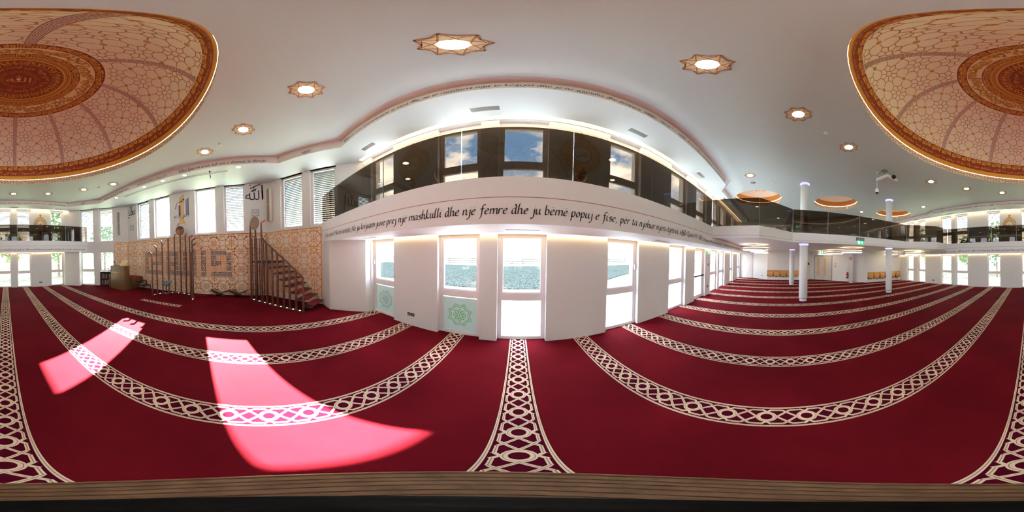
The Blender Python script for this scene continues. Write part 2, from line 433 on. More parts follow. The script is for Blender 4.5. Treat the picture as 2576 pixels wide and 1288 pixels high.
mb = MB(); mb.box(-4.94, -9.01, 2.447, 4.97, -8.999, 2.458); mb.build('groove', GREY, GR)
GE = [(4.90, 1.96), (4.90, .45), (6.10, -.70), (6.10, -6.45), (4.97, -7.80), (4.97, -9.02)]
mb = MB()
mb.prism([(4.95, 1.95), (4.95, .48), (6.15, -.68), (6.15, -6.47), (5.02, -7.82), (5.02, -9.0), (14.0, -9.0), (14.0, 1.95)], 2.375, 2.66)
for i in range(len(GE) - 1):
    p, q = Vector(GE[i]), Vector(GE[i + 1]); d = (q - p).normalized(); n = Vector((-d.y, d.x)) * .08
    for z0, z1, off in ((2.369, 2.437, 0), (2.445, 2.74, 0)):
        mb.prism([tuple(p), tuple(q), tuple(q + n), tuple(p + n)], z0, z1)
GB = stru(mb, 'trim_4', TRIM, 'white folded gallery edge across the hall above the round columns')

# smoked glass balustrade: one thing per pane
def panes(path, splits, descr):
    for i in range(len(path) - 1):
        p, q = Vector(path[i]), Vector(path[i + 1]); ln = (q - p).length; d = (q - p) / ln
        cuts = [0] + splits[i] + [ln]
        for k in range(len(cuts) - 1):
            a, b = p + d * (cuts[k] + .006), p + d * (cuts[k + 1] - .006); n = Vector((-d.y, d.x)) * .012
            mb = MB(); mb.prism([tuple(a), tuple(b), tuple(b + n), tuple(a + n)], 2.742, 3.65)
            mb.m = [0, 1, 0, 1, 0, 1]
            lab = descr(i, k)
            c = ((a + b) / 2)
            o = mb.build('glass_balustrade_pane', [SMOKE, EDGE], None, (c.x, c.y, 2.742)); tag(o, lab, 'glass balustrade', 'smoked glass balustrade panes of the gallery')
EDGE = mat('glass_edge', (70, 84, 84), .2)
ORD = ['first', 'second', 'third', 'fourth', 'fifth', 'sixth', 'seventh', 'eighth', 'ninth']
panes([(-5.0, 1.97), (4.90, 1.97)], [[1.37, 2.87, 4.28, 5.67, 7.07, 8.5]], lambda i, k: f'smoked glass balustrade pane on the street-side gallery, {ORD[k]} from the prayer wall')
panes([(4.90, 1.97), (4.92, .45), (6.12, -.70), (6.12, -6.45), (4.99, -7.80), (4.99, -9.02)],
      [[], [], [1.40, 2.85, 4.30], [], []],
      lambda i, k: ['short smoked glass pane joining street-side gallery to cross gallery', 'slanted smoked glass pane on cross gallery, street end',
                    f'smoked glass pane on the straight cross gallery, {ORD[k]} from the street side', 'slanted smoked glass pane on cross gallery, garden end',
                    'short smoked glass pane joining cross gallery to garden-side gallery'][i])
panes([(4.97, -9.02), (-4.95, -9.02)], [[1.4, 2.82, 4.24, 5.63, 7.04, 8.46]], lambda i, k: f'smoked glass balustrade pane on the garden-side gallery, {ORD[6 - k]} from the prayer wall')

# LED strips along the window walls
for nm, y0, y1, z, x0, x1, side, lvl in (('u', 2.79, 2.90, 4.828, -4.05, 13.8, 'street', 'upper'), ('l', 2.872, 2.936, 2.106, -3.7, 13.8, 'street', 'lower'),
                                          ('u', -9.9, -9.79, 4.828, -4.05, 10.1, 'garden', 'upper'), ('l', -9.945, -9.88, 2.106, -3.68, 10.1, 'garden', 'lower')):
    mb = MB(); mb.box(x0, y0, z - .004, x1, y1, z)
    o = mb.build('led_strip', WARM, None, ((x0 + x1) / 2, y0, z)); tag(o, f'long warm white light strip above the {lvl} windows on the {side} side', 'light strip')

# ---------------------------------------------------------------- windows
WCOUNT = [0]
def frame_rects(mb, w, z0, z1, t, y0, y1, m=0):
    mb.box(0, y0, z0, t, y1, z1, m); mb.box(w - t, y0, z0, w, y1, z1, m); mb.box(t, y0, z0, w - t, y1, z0 + t, m); mb.box(t, y0, z1 - t, w - t, y1, z1, m)
def window(org, rz, w, z0, z1, mull, label, blind=None, box=0, decal=None, tilt=35, handle=True):
    WCOUNT[0] += 1
    e = thing(f'window_{WCOUNT[0]}', label, 'window', (org[0], org[1], z0), rz, None, 'structure')
    h = z1 - z0; f = MB(); t = .055
    frame_rects(f, w, 0, h, t, .11, .18)
    segs = []
    top = h - t - box
    if box: f.box(t, .11, top, w - t, .18, h - t)
    if mull:
        a, b = mull[0] - z0, mull[1] - z0
        f.box(t, .105, a, w - t, .18, b); segs = [(t, a, .02), (b, top, .04)]
    else: segs = [(t, top, .035)]
    for lo, hi, s in segs:
        f.box(t, .118, lo, t + s, .175, hi); f.box(w - t - s, .118, lo, w - t, .175, hi); f.box(t + s, .118, lo, w - t - s, .175, lo + s * .6); f.box(t + s, .118, hi - s * .6, w - t - s, .175, hi)
    f.build('window_frame', FRAME, e)
    for lo, hi, s in segs:
        g = MB(); g.box(t, .145, lo, w - t, .15, hi); p = g.build('pane', GLASS, e)
    if handle and mull:
        g = MB(); zz = (segs[1][0] + segs[1][1]) / 2; xh = w - t - .0 if handle == 'r' else t
        g.box(xh - .012, .10, zz - .03, xh + .012, .112, zz + .03); g.box(xh - .008, .07, zz - .105, xh + .008, .088, zz + .012); g.build('handle', WHITEP, e)
    if blind:
        g = MB(); zt, zb = h - .05, (blind - z0 if blind > 0 else .04)
        n = int((zt - zb) / .075)
        c, s_ = cos(radians(tilt)) * .036, sin(radians(tilt)) * .036
        for k in range(n):
            z = zt - .03 - k * .075
            g.add([(.03, .275 - c, z + s_), (w - .03, .275 - c, z + s_), (w - .03, .275, z + .004), (.03, .275, z + .004), (w - .03, .275 + c, z - s_), (.03, .275 + c, z - s_)], [(0, 1, 2, 3), (3, 2, 4, 5)])
        for xx in (.12, w - .12): g.box(xx - .002, .272, zb, xx + .002, .276, zt)
        for xx in (.03, w - .03): g.box(xx - .012, .262, zb, xx + .012, .288, zt)
        g.box(.03, .24, zt - .01, w - .03, .31, zt + .04)
        g.build('blind', SLATD if tilt > 27 else SLAT, e)
    if decal: decal(e, w, segs[0])
    return e
DNAME = ['first', 'second', 'third', 'fourth', 'fifth', 'sixth', 'seventh', 'eighth', 'ninth', 'tenth']

# ---------------------------------------------------------------- pen lettering (broad-nib strokes), kufic bitmaps, Arabic text
GL = {'a': (7, '5,10 2,10 0,7 0,2 2,0 5,3/5,10 5,2 7,0'), 'b': (6, '0,18 0,2 2,0 5,2 5,7 3,10 0,8'), 'c': (6, '5,9 3,10 0,7 0,2 2,0 5,1'),
 'd': (7, '5,10 2,10 0,7 0,2 2,0 5,3/3,18 5,14 5,2 7,0'), 'e': (6, '0,5 4,6 5,8 3,10 0,7 0,2 2,0 5,1'), 'f': (6, '7,17 5,18 3,15 3,0 2,-6 0,-8/0,10 6,10'),
 'g': (7, '5,10 2,10 0,7 0,3 2,1 5,3/5,10 5,-4 3,-8 0,-7'), 'h': (7, '2,19 0,17 0,0/0,7 3,10 5,8 5,2 7,0'), 'i': (3, '0,10 0,2 2,0/1,13 2,14'),
 'j': (3, '2,10 2,-4 0,-8 -2,-7/2,13 3,14'), 'k': (6, '2,19 0,17 0,0/5,10 0,5 6,0'), 'l': (3, '2,19 0,17 0,2 2,0'), 'm': (11, '0,10 0,0/0,7 3,10 5,8 5,0/5,7 8,10 10,8 10,2 11,0'),
 'n': (7, '0,10 0,0/0,7 3,10 5,8 5,2 7,0'), 'o': (6, '3,10 0,7 0,3 2,0 5,3 5,7 3,10'), 'p': (6, '0,10 0,-8/0,8 3,10 5,8 5,3 3,0 0,2'), 'q': (7, '5,10 2,10 0,7 0,3 2,1 5,3/5,10 5,-8'),
 'r': (5, '0,10 0,0/0,7 3,10 5,9'), 's': (5, '5,9 3,10 0,8 5,3 3,0 0,1'), 't': (4, '2,14 1,2 3,0 4,1/-1,10 4,10'), 'u': (7, '0,10 0,2 2,0 5,3/5,10 5,2 7,0'),
 'v': (6, '0,10 3,0 6,10'), 'w': (9, '0,10 2,0 5,9 7,0 9,10'), 'x': (6, '0,10 6,0/6,10 0,0'), 'y': (7, '0,10 0,2 2,0 5,3/5,10 5,-4 3,-8 0,-7'), 'z': (6, '0,10 5,10 0,0 5,0'),
 'O': (10, '5,17 0,11 1,3 5,0 10,7 9,14 5,17'), 'Q': (11, '5,17 0,11 1,3 5,0 10,7 9,14 5,17/4,2 8,-2 13,-3'), 'N': (11, '-1,0 2,17/2,17 8,0/8,0 10,17 12,18'), 'W': (14, '-1,18 3,0 7,15/7,15 10,0 14,17'),
 'M': (13, '0,0 2,17/2,17 6,5 11,17/11,17 12,0'), 'F': (9, '3,17 2,0 0,-3/0,16 4,18 10,17/2,9 7,9'), 'V': (9, '-1,17 4,0 9,17'), 'S': (9, '8,15 5,18 1,14 8,5 4,0 0,2'), 'K': (9, '2,17 1,0/9,18 2,8 10,-1'),
 'U': (9, '0,17 1,3 4,0 8,3 8,17'), 'R': (9, '2,17 1,0/0,16 7,17 7,9 2,8 10,-1'), 'A': (10, '0,0 5,17/5,17 9,0/2,6 8,6'), 'H': (10, '1,17 1,0/9,17 9,0/1,9 9,9'), 'E': (8, '7,17 1,17 1,17 1,0 1,0 7,0/1,9 5,9'), 'D': (9, '2,17 2,0/0,16 5,17 9,9 5,1 0,0'), '1': (4, '0,13 2,16 2,0'), '2': (7, '0,13 3,16 5,12 0,0 6,0'), '3': (6, '0,15 4,16 2,9 5,4 0,0'), '4': (7, '4,16 0,5 6,5/4,10 4,0'),
 '5': (6, '5,16 1,16 1,9 5,6 0,0'), '9': (6, '5,12 2,9 1,13 4,16 5,12 4,0'), ':': (3, '1,3 2,4/1,9 2,10'), '.': (3, '0,0 1,1'), ',': (3, '1,1 0,-3'), '!': (4, '2,18 1,5/1,0 2,1'), '-': (5, '0,5 4,5'),
 ';': (3, '1,1 0,-3/1,9 2,10'), '~': (26, '0,3 5,0 12,6 18,12 24,11 25,6 20,4 12,8 6,13 1,11 0,7 5,5 14,2 22,0 28,3/8,14 14,17 20,14/6,-2 12,-4 20,-2')}
ACC = {'ë': ('e', '1,14 2,15/4,14 5,15'), 'ü': ('u', '1,14 2,15/4,14 5,15'), 'ö': ('o', '1,14 2,15/4,14 5,15'), 'é': ('e', '2,13 5,16'), 'ä': ('a', '1,14 2,15/4,14 5,15'), 'ç': ('c', '3,0 2,-4 1,-4'), 'Ü': ('U', '2,21 3,22/6,21 7,22'), 'à': ('a', '1,16 4,13'), 'â': ('a', '1,13 3,15 5,13')}
def smooth(P, k=4):
    if len(P) < 3: return P
    out = []
    for i in range(len(P) - 1):
        a, b, c, d = P[max(i - 1, 0)], P[i], P[i + 1], P[min(i + 2, len(P) - 1)]
        for j in range(k):
            t = j / k
            out.append(tuple(.5 * (2 * b[q] + (c[q] - a[q]) * t + (2 * a[q] - 5 * b[q] + 4 * c[q] - d[q]) * t * t + (3 * b[q] - a[q] - 3 * c[q] + d[q]) * t ** 3) for q in (0, 1)))
    return out + [P[-1]]
def nib(P, w, ang=40, thin=.28):
    """quads of a broad-nib stroke along the 2-D polyline P"""
    Q = []
    for (x0, y0), (x1, y1) in zip(P, P[1:]):
        for a, ww in ((ang, w), (ang + 90, w * thin)):
            nx, ny = cos(radians(a)) * ww / 2, sin(radians(a)) * ww / 2
            q = [(x0 - nx, y0 - ny), (x0 + nx, y0 + ny), (x1 + nx, y1 + ny), (x1 - nx, y1 - ny)]
            ar = sum(q[i][0] * q[(i + 1) % 4][1] - q[(i + 1) % 4][0] * q[i][1] for i in range(4))
            if abs(ar) > 1e-9: Q.append(q if ar > 0 else q[::-1])
    return Q
def pen_text(txt, wd=2.6, slant=.14, k=3):
    Q = []; x = 0
    for ch in txt:
        extra = None
        if ch == ' ': x += 5; continue
        if ch == '_': x += 14; continue
        if ch in ACC: ch, extra = ACC[ch]
        w, st = GL[ch]
        if extra: st += '/' + extra
        for s in st.split('/'):
            P = [tuple(float(c) for c in p.split(',')) for p in s.split()]
            P = [(x + a + b * slant, b) for a, b in smooth(P, k)]
            Q += nib(P, wd)
        x += w + 2.2
    return Q, x - 2.2
def fit(Q, width, u0, u1, v0, s):
    k = (u1 - u0) / width
    return [[(u0 + x * k, v0 + y * s) for x, y in q] for q in Q]
def put(mb, Q, f, m=0):
    for q in Q: mb.add([f(*p) for p in q], [tuple(range(len(q)))], m)
def bitmap(rows, u0, v0, w, h):
    """merged runs of '#' cells of a bitmap laid in the rectangle with lower-left (u0, v0)"""
    nr, nc = len(rows), max(len(r) for r in rows); Q = []; cw, chh = w / nc, h / nr
    for r, row in enumerate(rows):
        c = 0
        while c < len(row):
            if row[c] == '#':
                e = c
                while e < len(row) and row[e] == '#': e += 1
                vt = v0 + h - r * chh
                Q.append([(u0 + c * cw, vt - chh), (u0 + e * cw, vt - chh), (u0 + e * cw, vt), (u0 + c * cw, vt)]); c = e
            else: c += 1
    return Q
K_ALLAH = ['....#.#.#', '###.#.#.#', '#.#.#.#.#', '#######.#']
K_HUWA = ['###.###.', '#.#.#.#.', '#######.', '....#...']
K_CELLS = [['########', '#.......', '#.####.#', '#.#..#.#', '#.##.#.#', '#....#.#', '######.#', '.......#'], ['#.#.#.##', '#.#.#..#', '#.#.##.#', '#.#....#', '#.######', '#.......', '######.#', '.##....#'],
           ['##.#####', '#..#...#', '#.##.#.#', '#....#.#', '######.#', '..#..#.#', '#.#.##.#', '#.#....#'], ['#.######', '#.#....#', '#.#.##.#', '#.#.#..#', '#.###.##', '#......#', '#.####.#', '###..#.#']]
AR = {'ا': 'ﺍﺎ', 'أ': 'ﺃﺄ', 'إ': 'ﺇﺈ', 'آ': 'ﺁﺂ', 'ب': 'ﺏﺐﺑﺒ', 'ت': 'ﺕﺖﺗﺘ', 'ث': 'ﺙﺚﺛﺜ', 'ج': 'ﺝﺞﺟﺠ', 'ح': 'ﺡﺢﺣﺤ', 'خ': 'ﺥﺦﺧﺨ', 'د': 'ﺩﺪ', 'ذ': 'ﺫﺬ', 'ر': 'ﺭﺮ', 'ز': 'ﺯﺰ', 'س': 'ﺱﺲﺳﺴ', 'ش': 'ﺵﺶﺷﺸ', 'ص': 'ﺹﺺﺻﺼ',
      'ض': 'ﺽﺾﺿﻀ', 'ط': 'ﻁﻂﻃﻄ', 'ظ': 'ﻅﻆﻇﻈ', 'ع': 'ﻉﻊﻋﻌ', 'غ': 'ﻍﻎﻏﻐ', 'ف': 'ﻑﻒﻓﻔ', 'ق': 'ﻕﻖﻗﻘ', 'ك': 'ﻙﻚﻛﻜ', 'ل': 'ﻝﻞﻟﻠ', 'م': 'ﻡﻢﻣﻤ', 'ن': 'ﻥﻦﻧﻨ', 'ه': 'ﻩﻪﻫﻬ', 'و': 'ﻭﻮ', 'ي': 'ﻱﻲﻳﻴ', 'ى': 'ﻯﻰ', 'ة': 'ﺓﺔ', 'ؤ': 'ﺅﺆ', 'ئ': 'ﺉﺊﺋﺌ', 'ء': 'ﺀ'}
def shape_ar(s):
    out = []; s = s.replace('الله', 'ﷲ'); i = 0
    s2 = []
    while i < len(s):
        if s[i] == 'ل' and i + 1 < len(s) and s[i + 1] in 'اأإآ': s2.append({'ا': 'LA', 'أ': 'LB', 'إ': 'LC', 'آ': 'LD'}[s[i + 1]]); i += 2
        else: s2.append(s[i]); i += 1
    LAT = {'LA': 'ﻻﻼ', 'LB': 'ﻷﻸ', 'LC': 'ﻹﻺ', 'LD': 'ﻵﻶ'}
    frm = lambda c: LAT.get(c) or AR.get(c)
    for i, c in enumerate(s2):
        F = frm(c)
        if not F: out.append(c); continue
        pv = frm(s2[i - 1]) if i else None; nx = frm(s2[i + 1]) if i + 1 < len(s2) else None
        j = bool(pv) and len(pv) == 4; k = bool(nx) and len(F) == 4
        out.append(F[3] if j and k else F[2] if k else F[1] if j and len(F) > 1 else F[0])
    return ''.join(out[::-1])
def ar_polys(txt, shear=0):
    """filled outline of shaped Arabic text as 2-D triangles, plus its extent"""
    c = bpy.data.curves.new('arabic', 'FONT'); c.body = shape_ar(txt); c.resolution_u = 2; c.shear = shear
    o = bpy.data.objects.new('arabic', c); COL.objects.link(o)
    dg = bpy.context.evaluated_depsgraph_get(); ev = o.evaluated_get(dg); m = ev.to_mesh()
    V = [(v.co.x, v.co.y) for v in m.vertices]; P = [[V[i] for i in p.vertices] for p in m.polygons]
    ev.to_mesh_clear(); bpy.data.objects.remove(o); bpy.data.curves.remove(c)
    xs = [v[0] for v in V]; ys = [v[1] for v in V]
    return P, (min(xs), max(xs), min(ys), max(ys))
def ar_fit(txt, u0, u1, v0, v1):
    P, (a, b, c, d) = ar_polys(txt)
    return [[(u0 + (x - a) / (b - a) * (u1 - u0), v0 + (y - c) / (d - c) * (v1 - v0)) for x, y in p] for p in P]
def segq(p, q, w, sub=1):
    (x0, y0), (x1, y1) = p, q; l = hypot(x1 - x0, y1 - y0)
    if l < 1e-6: return []
    nx, ny = -(y1 - y0) / l * w / 2, (x1 - x0) / l * w / 2; Q = []
    for k in range(sub):
        a, b = k / sub, (k + 1) / sub
        A_, B_ = (x0 + (x1 - x0) * a, y0 + (y1 - y0) * a), (x0 + (x1 - x0) * b, y0 + (y1 - y0) * b)
        Q.append([(A_[0] - nx, A_[1] - ny), (B_[0] - nx, B_[1] - ny), (B_[0] + nx, B_[1] + ny), (A_[0] + nx, A_[1] + ny)])
    return Q
def clip(Q, u0, u1, v0, v1):
    out = []
    for q in Q:
        P = q
        for ax, lim, sg in ((0, u0, 1), (0, u1, -1), (1, v0, 1), (1, v1, -1)):
            R = []
            for i in range(len(P)):
                a, b = P[i], P[(i + 1) % len(P)]; da, db = (a[ax] - lim) * sg, (b[ax] - lim) * sg
                if da >= 0: R.append(a)
                if (da >= 0) != (db >= 0):
                    t = da / (da - db); R.append((a[0] + (b[0] - a[0]) * t, a[1] + (b[1] - a[1]) * t))
            P = R
            if len(P) < 3: break
        if len(P) >= 3: out.append(P)
    return out

# lettering on the gallery edges and fascias
def letters(parent, f, items, name='lettering', m=INK):
    mb = MB()
    for txt, u0, u1, v, s in items:
        Q, w = pen_text(txt); put(mb, fit(Q, w, u0, u1, v, s), f)
    return mb.build(name, m, parent)
letters(GF, lambda u, v: (u, 1.944, v), [('O ju njerëz! Ne të vërtetë, Ne ju krijuam juve prej një mashkulli dhe një femre dhe ju bëmë popuj e fise, për ta njohur njëri-tjetrin.', -4.72, 2.93, 2.235, .0068),
    ('~', 2.99, 3.24, 2.245, .0065), ('Quran 49:13', 3.30, 3.82, 2.235, .0068), ('~', 3.90, 4.10, 2.245, .0065),
    ('O hommes! Nous vous avons créés', 4.16, 5.9, 2.20, .0055), ("d'un mâle et d'une femelle et Nous avons fait de vous des nations".replace("'", ''), 6.1, 9.6, 2.20, .0055)])
letters(GR, lambda u, v: (-u, -8.994, v), [('O ihr Menschen, Wir haben euch aus Mann und Frau erschaffen und euch zu Völkern und Stämmen gemacht, auf dass ihr einander erkennen möget.', -3.05, 4.80, 2.21, .0062),
    ('~', -3.35, -3.12, 2.22, .006), ('Quran 49:13', -3.95, -3.42, 2.21, .0062), ('~', -4.25, -4.02, 2.22, .006),
    ('popoli e tribù, affinche vi conosciate a vicenda.'.replace('ù', 'u'), -7.3, -4.35, 2.20, .0058), ('uomini, vi abbiamo creato', -9.8, -7.6, 2.20, .0058)])
letters(UPF, lambda u, v: (u, 1.962, v), [('Ndihmoni njëri-tjetrin në punë të mira dhe në të ruajturit nga të këqijat dhe jo në gjynahe dhe armiqësi', -3.5, 1.75, 4.90, .0046),
    ('~', 1.82, 2.12, 4.905, .0045), ('Quran 5:2', 2.25, 2.72, 4.90, .0046), ('~', 2.84, 3.12, 4.905, .0045), ('Entraidez vous dans l accomplissement', 3.25, 6.1, 4.90, .0046)])
letters(UPF, lambda u, v: (-u, -9.042, v), [('Und helft einander in Rechtschaffenheit und Frömmigkeit; doch helft einander nicht in Sünde und Übertretung', -1.85, 3.55, 4.90, .0052),
    ('~', -2.25, -1.98, 4.905, .005), ('Quran 5:2', -2.85, -2.33, 4.90, .0052), ('~', -3.2, -2.94, 4.905, .005), ('et non pas dans le péché et la transgression.', -6.2, -3.3, 4.90, .005)])
letters(UPF, lambda u, v: (-5.042, u, v), [('. . Kthej fytyrën tënde kah ana e xhamisë së shenjtë . .', -2.9, .35, 4.895, .0062), ('. . Wende dein Antlitz auf die Heilige Moschee . .', -7.3, -5.1, 4.895, .0062)])
mb = MB(); put(mb, ar_fit('فول وجهك شطر المسجد الحرام', -4.75, -3.25, 4.86, 5.0), lambda u, v: (-5.042, u, v)); mb.build('lettering', INK, UPF)
for (px, py), (qx, qy) in ((SO[0], SO[1]), (SO[9], SO[8])):
    mb = MB(); Q, w = pen_text('~'); dx, dy = (qx - px) / hypot(qx - px, qy - py), (qy - py) / hypot(qx - px, qy - py); s0 = 1 if py > -3 else -1
    put(mb, fit(Q, w, .85, 1.12, 4.905, .005), lambda u, v: (px + dx * (u if s0 > 0 else 1.98 - u) + .006, py + dy * (u if s0 > 0 else 1.98 - u) - .006 * s0, v)); mb.build('ornament', INK, UPF)

# ---------------------------------------------------------------- all windows
GREEN = mat('green_film', (86, 190, 96), .5)
WHITEF = mat('white_film', (240, 244, 246), .5)
def film_material():
    m = bpy.data.materials.new('frosted_film'); m.use_nodes = True; t = m.node_tree; t.nodes.clear()
    a = t.nodes.new('ShaderNodeBsdfTranslucent'); a.inputs['Color'].default_value = (.085, .115, .108, 1)
    b = t.nodes.new('ShaderNodeBsdfDiffuse'); b.inputs['Color'].default_value = (.5, .55, .53, 1)
    x = t.nodes.new('ShaderNodeAddShader'); o = t.nodes.new('ShaderNodeOutputMaterial')
    t.links.new(a.outputs[0], x.inputs[0]); t.links.new(b.outputs[0], x.inputs[1]); t.links.new(x.outputs[0], o.inputs[0]); return m
FILM = film_material()
def flower(k):
    def f(e, w, seg):
        lo, hi, s = seg; mb = MB(); Q = []
        fm = MB(); fm.box(.075, .1435, lo + .01, w - .075, .1445, hi - .03); fm.build('frosted_film', FILM, e)
        cx, cz = w / 2, lo + (hi - lo) * .48
        for i in range(8):
            a = 2 * pi * i / 8
            P = [(cx + .055 * cos(a - .35), cz + .055 * sin(a - .35)), (cx + .115 * cos(a - .25), cz + .115 * sin(a - .25)), (cx + .135 * cos(a), cz + .135 * sin(a)), (cx + .115 * cos(a + .25), cz + .115 * sin(a + .25)), (cx + .055 * cos(a + .35), cz + .055 * sin(a + .35))]
            for a_, b_ in zip(P, P[1:]): Q += segq(a_, b_, .013)
            c = 2 * pi * (i + .5) / 8; o1, o2 = .27, .21
            p1, p2, p3 = (cx + o2 * cos(c - pi / 8), cz + o2 * sin(c - pi / 8)), (cx + o1 * cos(c), cz + o1 * sin(c)), (cx + o2 * cos(c + pi / 8), cz + o2 * sin(c + pi / 8))
            for r in (1, .82):
                z = lambda p: (cx + (p[0] - cx) * r, cz + (p[1] - cz) * r)
                Q += segq(z(p1), z(p2), .012) + segq(z(p2), z(p3), .012)
        for i in range(24):
            a, b = 2 * pi * i / 24, 2 * pi * (i + 1) / 24
            Q += segq((cx + .05 * cos(a), cz + .05 * sin(a)), (cx + .05 * cos(b), cz + .05 * sin(b)), .008) + segq((cx + .012 * cos(a), cz + .012 * sin(a)), (cx + .012 * cos(b), cz + .012 * sin(b)), .016)
        put(mb, clip(Q, .07, w - .07, lo + .02, hi - .02), lambda u, v: (u, .142, v)); mb.build('window_decal', k, e)
    return f
for i, (a, b) in enumerate(FWIN):
    if i == 5:
        w = b - a; e = thing('door_1', 'glazed white emergency door with a dark push bar on the street side', 'door', (a, YF, 0), 0, None, 'structure')
        f = MB(); frame_rects(f, w, 0, 2.11, .06, .11, .18); frame_rects(f, w, .0, 2.11, .14, .12, .175); f.build('door_frame', FRAME, e)
        g = MB(); g.box(.14, .145, .14, w - .14, .15, 1.97); g.build('pane', GLASS, e)
        g = MB(); g.box(.08, .03, .93, w - .08, .07, .985); g.box(.08, .03, .93, .13, .12, .985); g.box(w - .13, .03, .93, w - .08, .12, .985); g.build('push_bar', DARK, e)
    else:
        window((a, YF), 0, b - a, 0, 2.11, (.86, .99), f'{DNAME[i]} tall street-side window from the prayer wall, ground level', decal={0: flower(mat('film_grey', (120, 140, 140), .5)), 1: flower(GREEN)}.get(i), handle='r' if i in (1, 3) else 'l')
    window((a, YF), 0, b - a, 2.70, 4.82, (3.47, 3.63), f'{DNAME[i]} tall street-side window from the prayer wall, gallery level', box=.13, handle='l')
for i, (a, b) in enumerate(RWIN):
    window((b, YR), pi, b - a, 0, 2.11, (.86, .99), f'{DNAME[i]} garden-side window with white blind from the prayer wall, ground level', blind=-1, tilt=26, handle='l')
    window((b, YR), pi, b - a, 2.70, 4.82, (3.47, 3.63), f'{DNAME[i]} garden-side window with white blind from the prayer wall, gallery level', blind=-1, tilt=26, handle='l')
for i, (a, b) in enumerate(QW):
    window((XQ, a), pi / 2, b - a, 2.68, 4.83, None, ['blinded upper window in the prayer wall, next to the round calligraphy on the left', 'clear upper window left of the blue and gold calligraphy', 'clear upper window right of the blue and gold calligraphy', 'blinded upper window in the prayer wall nearest the pulpit'][i], blind=(-1 if i in (0, 3) else None), tilt=25)
dF = (FB - FA).normalized(); dL = (LB - LA).normalized()
for i, (a, b) in enumerate(FC_UP):
    p = FA + dF * a; window((p.x, p.y), pi / 4, b - a, 2.68, 4.83, None, ['window with half-closed grey blind above the pulpit stairs', 'window with closed grey blind beside the street-side gallery'][i], blind=-1, tilt=34 if i else 28)
for i, (a, b) in enumerate(LC_UP):
    p = LA + dL * a; window((p.x, p.y), 3 * pi / 4, b - a, 2.68, 4.83, None, ['upper blinded corner window touching the garden-side gallery', 'upper blinded corner window next to the tall slim loudspeaker'][i], blind=-1, tilt=26)
p = LA + dL * LC_LOW[0][0]; window((p.x, p.y), 3 * pi / 4, .92, 0, 2.11, (.86, .99), 'full-height lower blinded corner window between white block and bookcase', blind=-1, tilt=26, handle=None)
p = LA + dL * LC_LOW[1][0]; window((p.x, p.y), 3 * pi / 4, .92, .88, 2.11, None, 'short blinded corner window above the bookcase', blind=-1, tilt=26, handle=None)

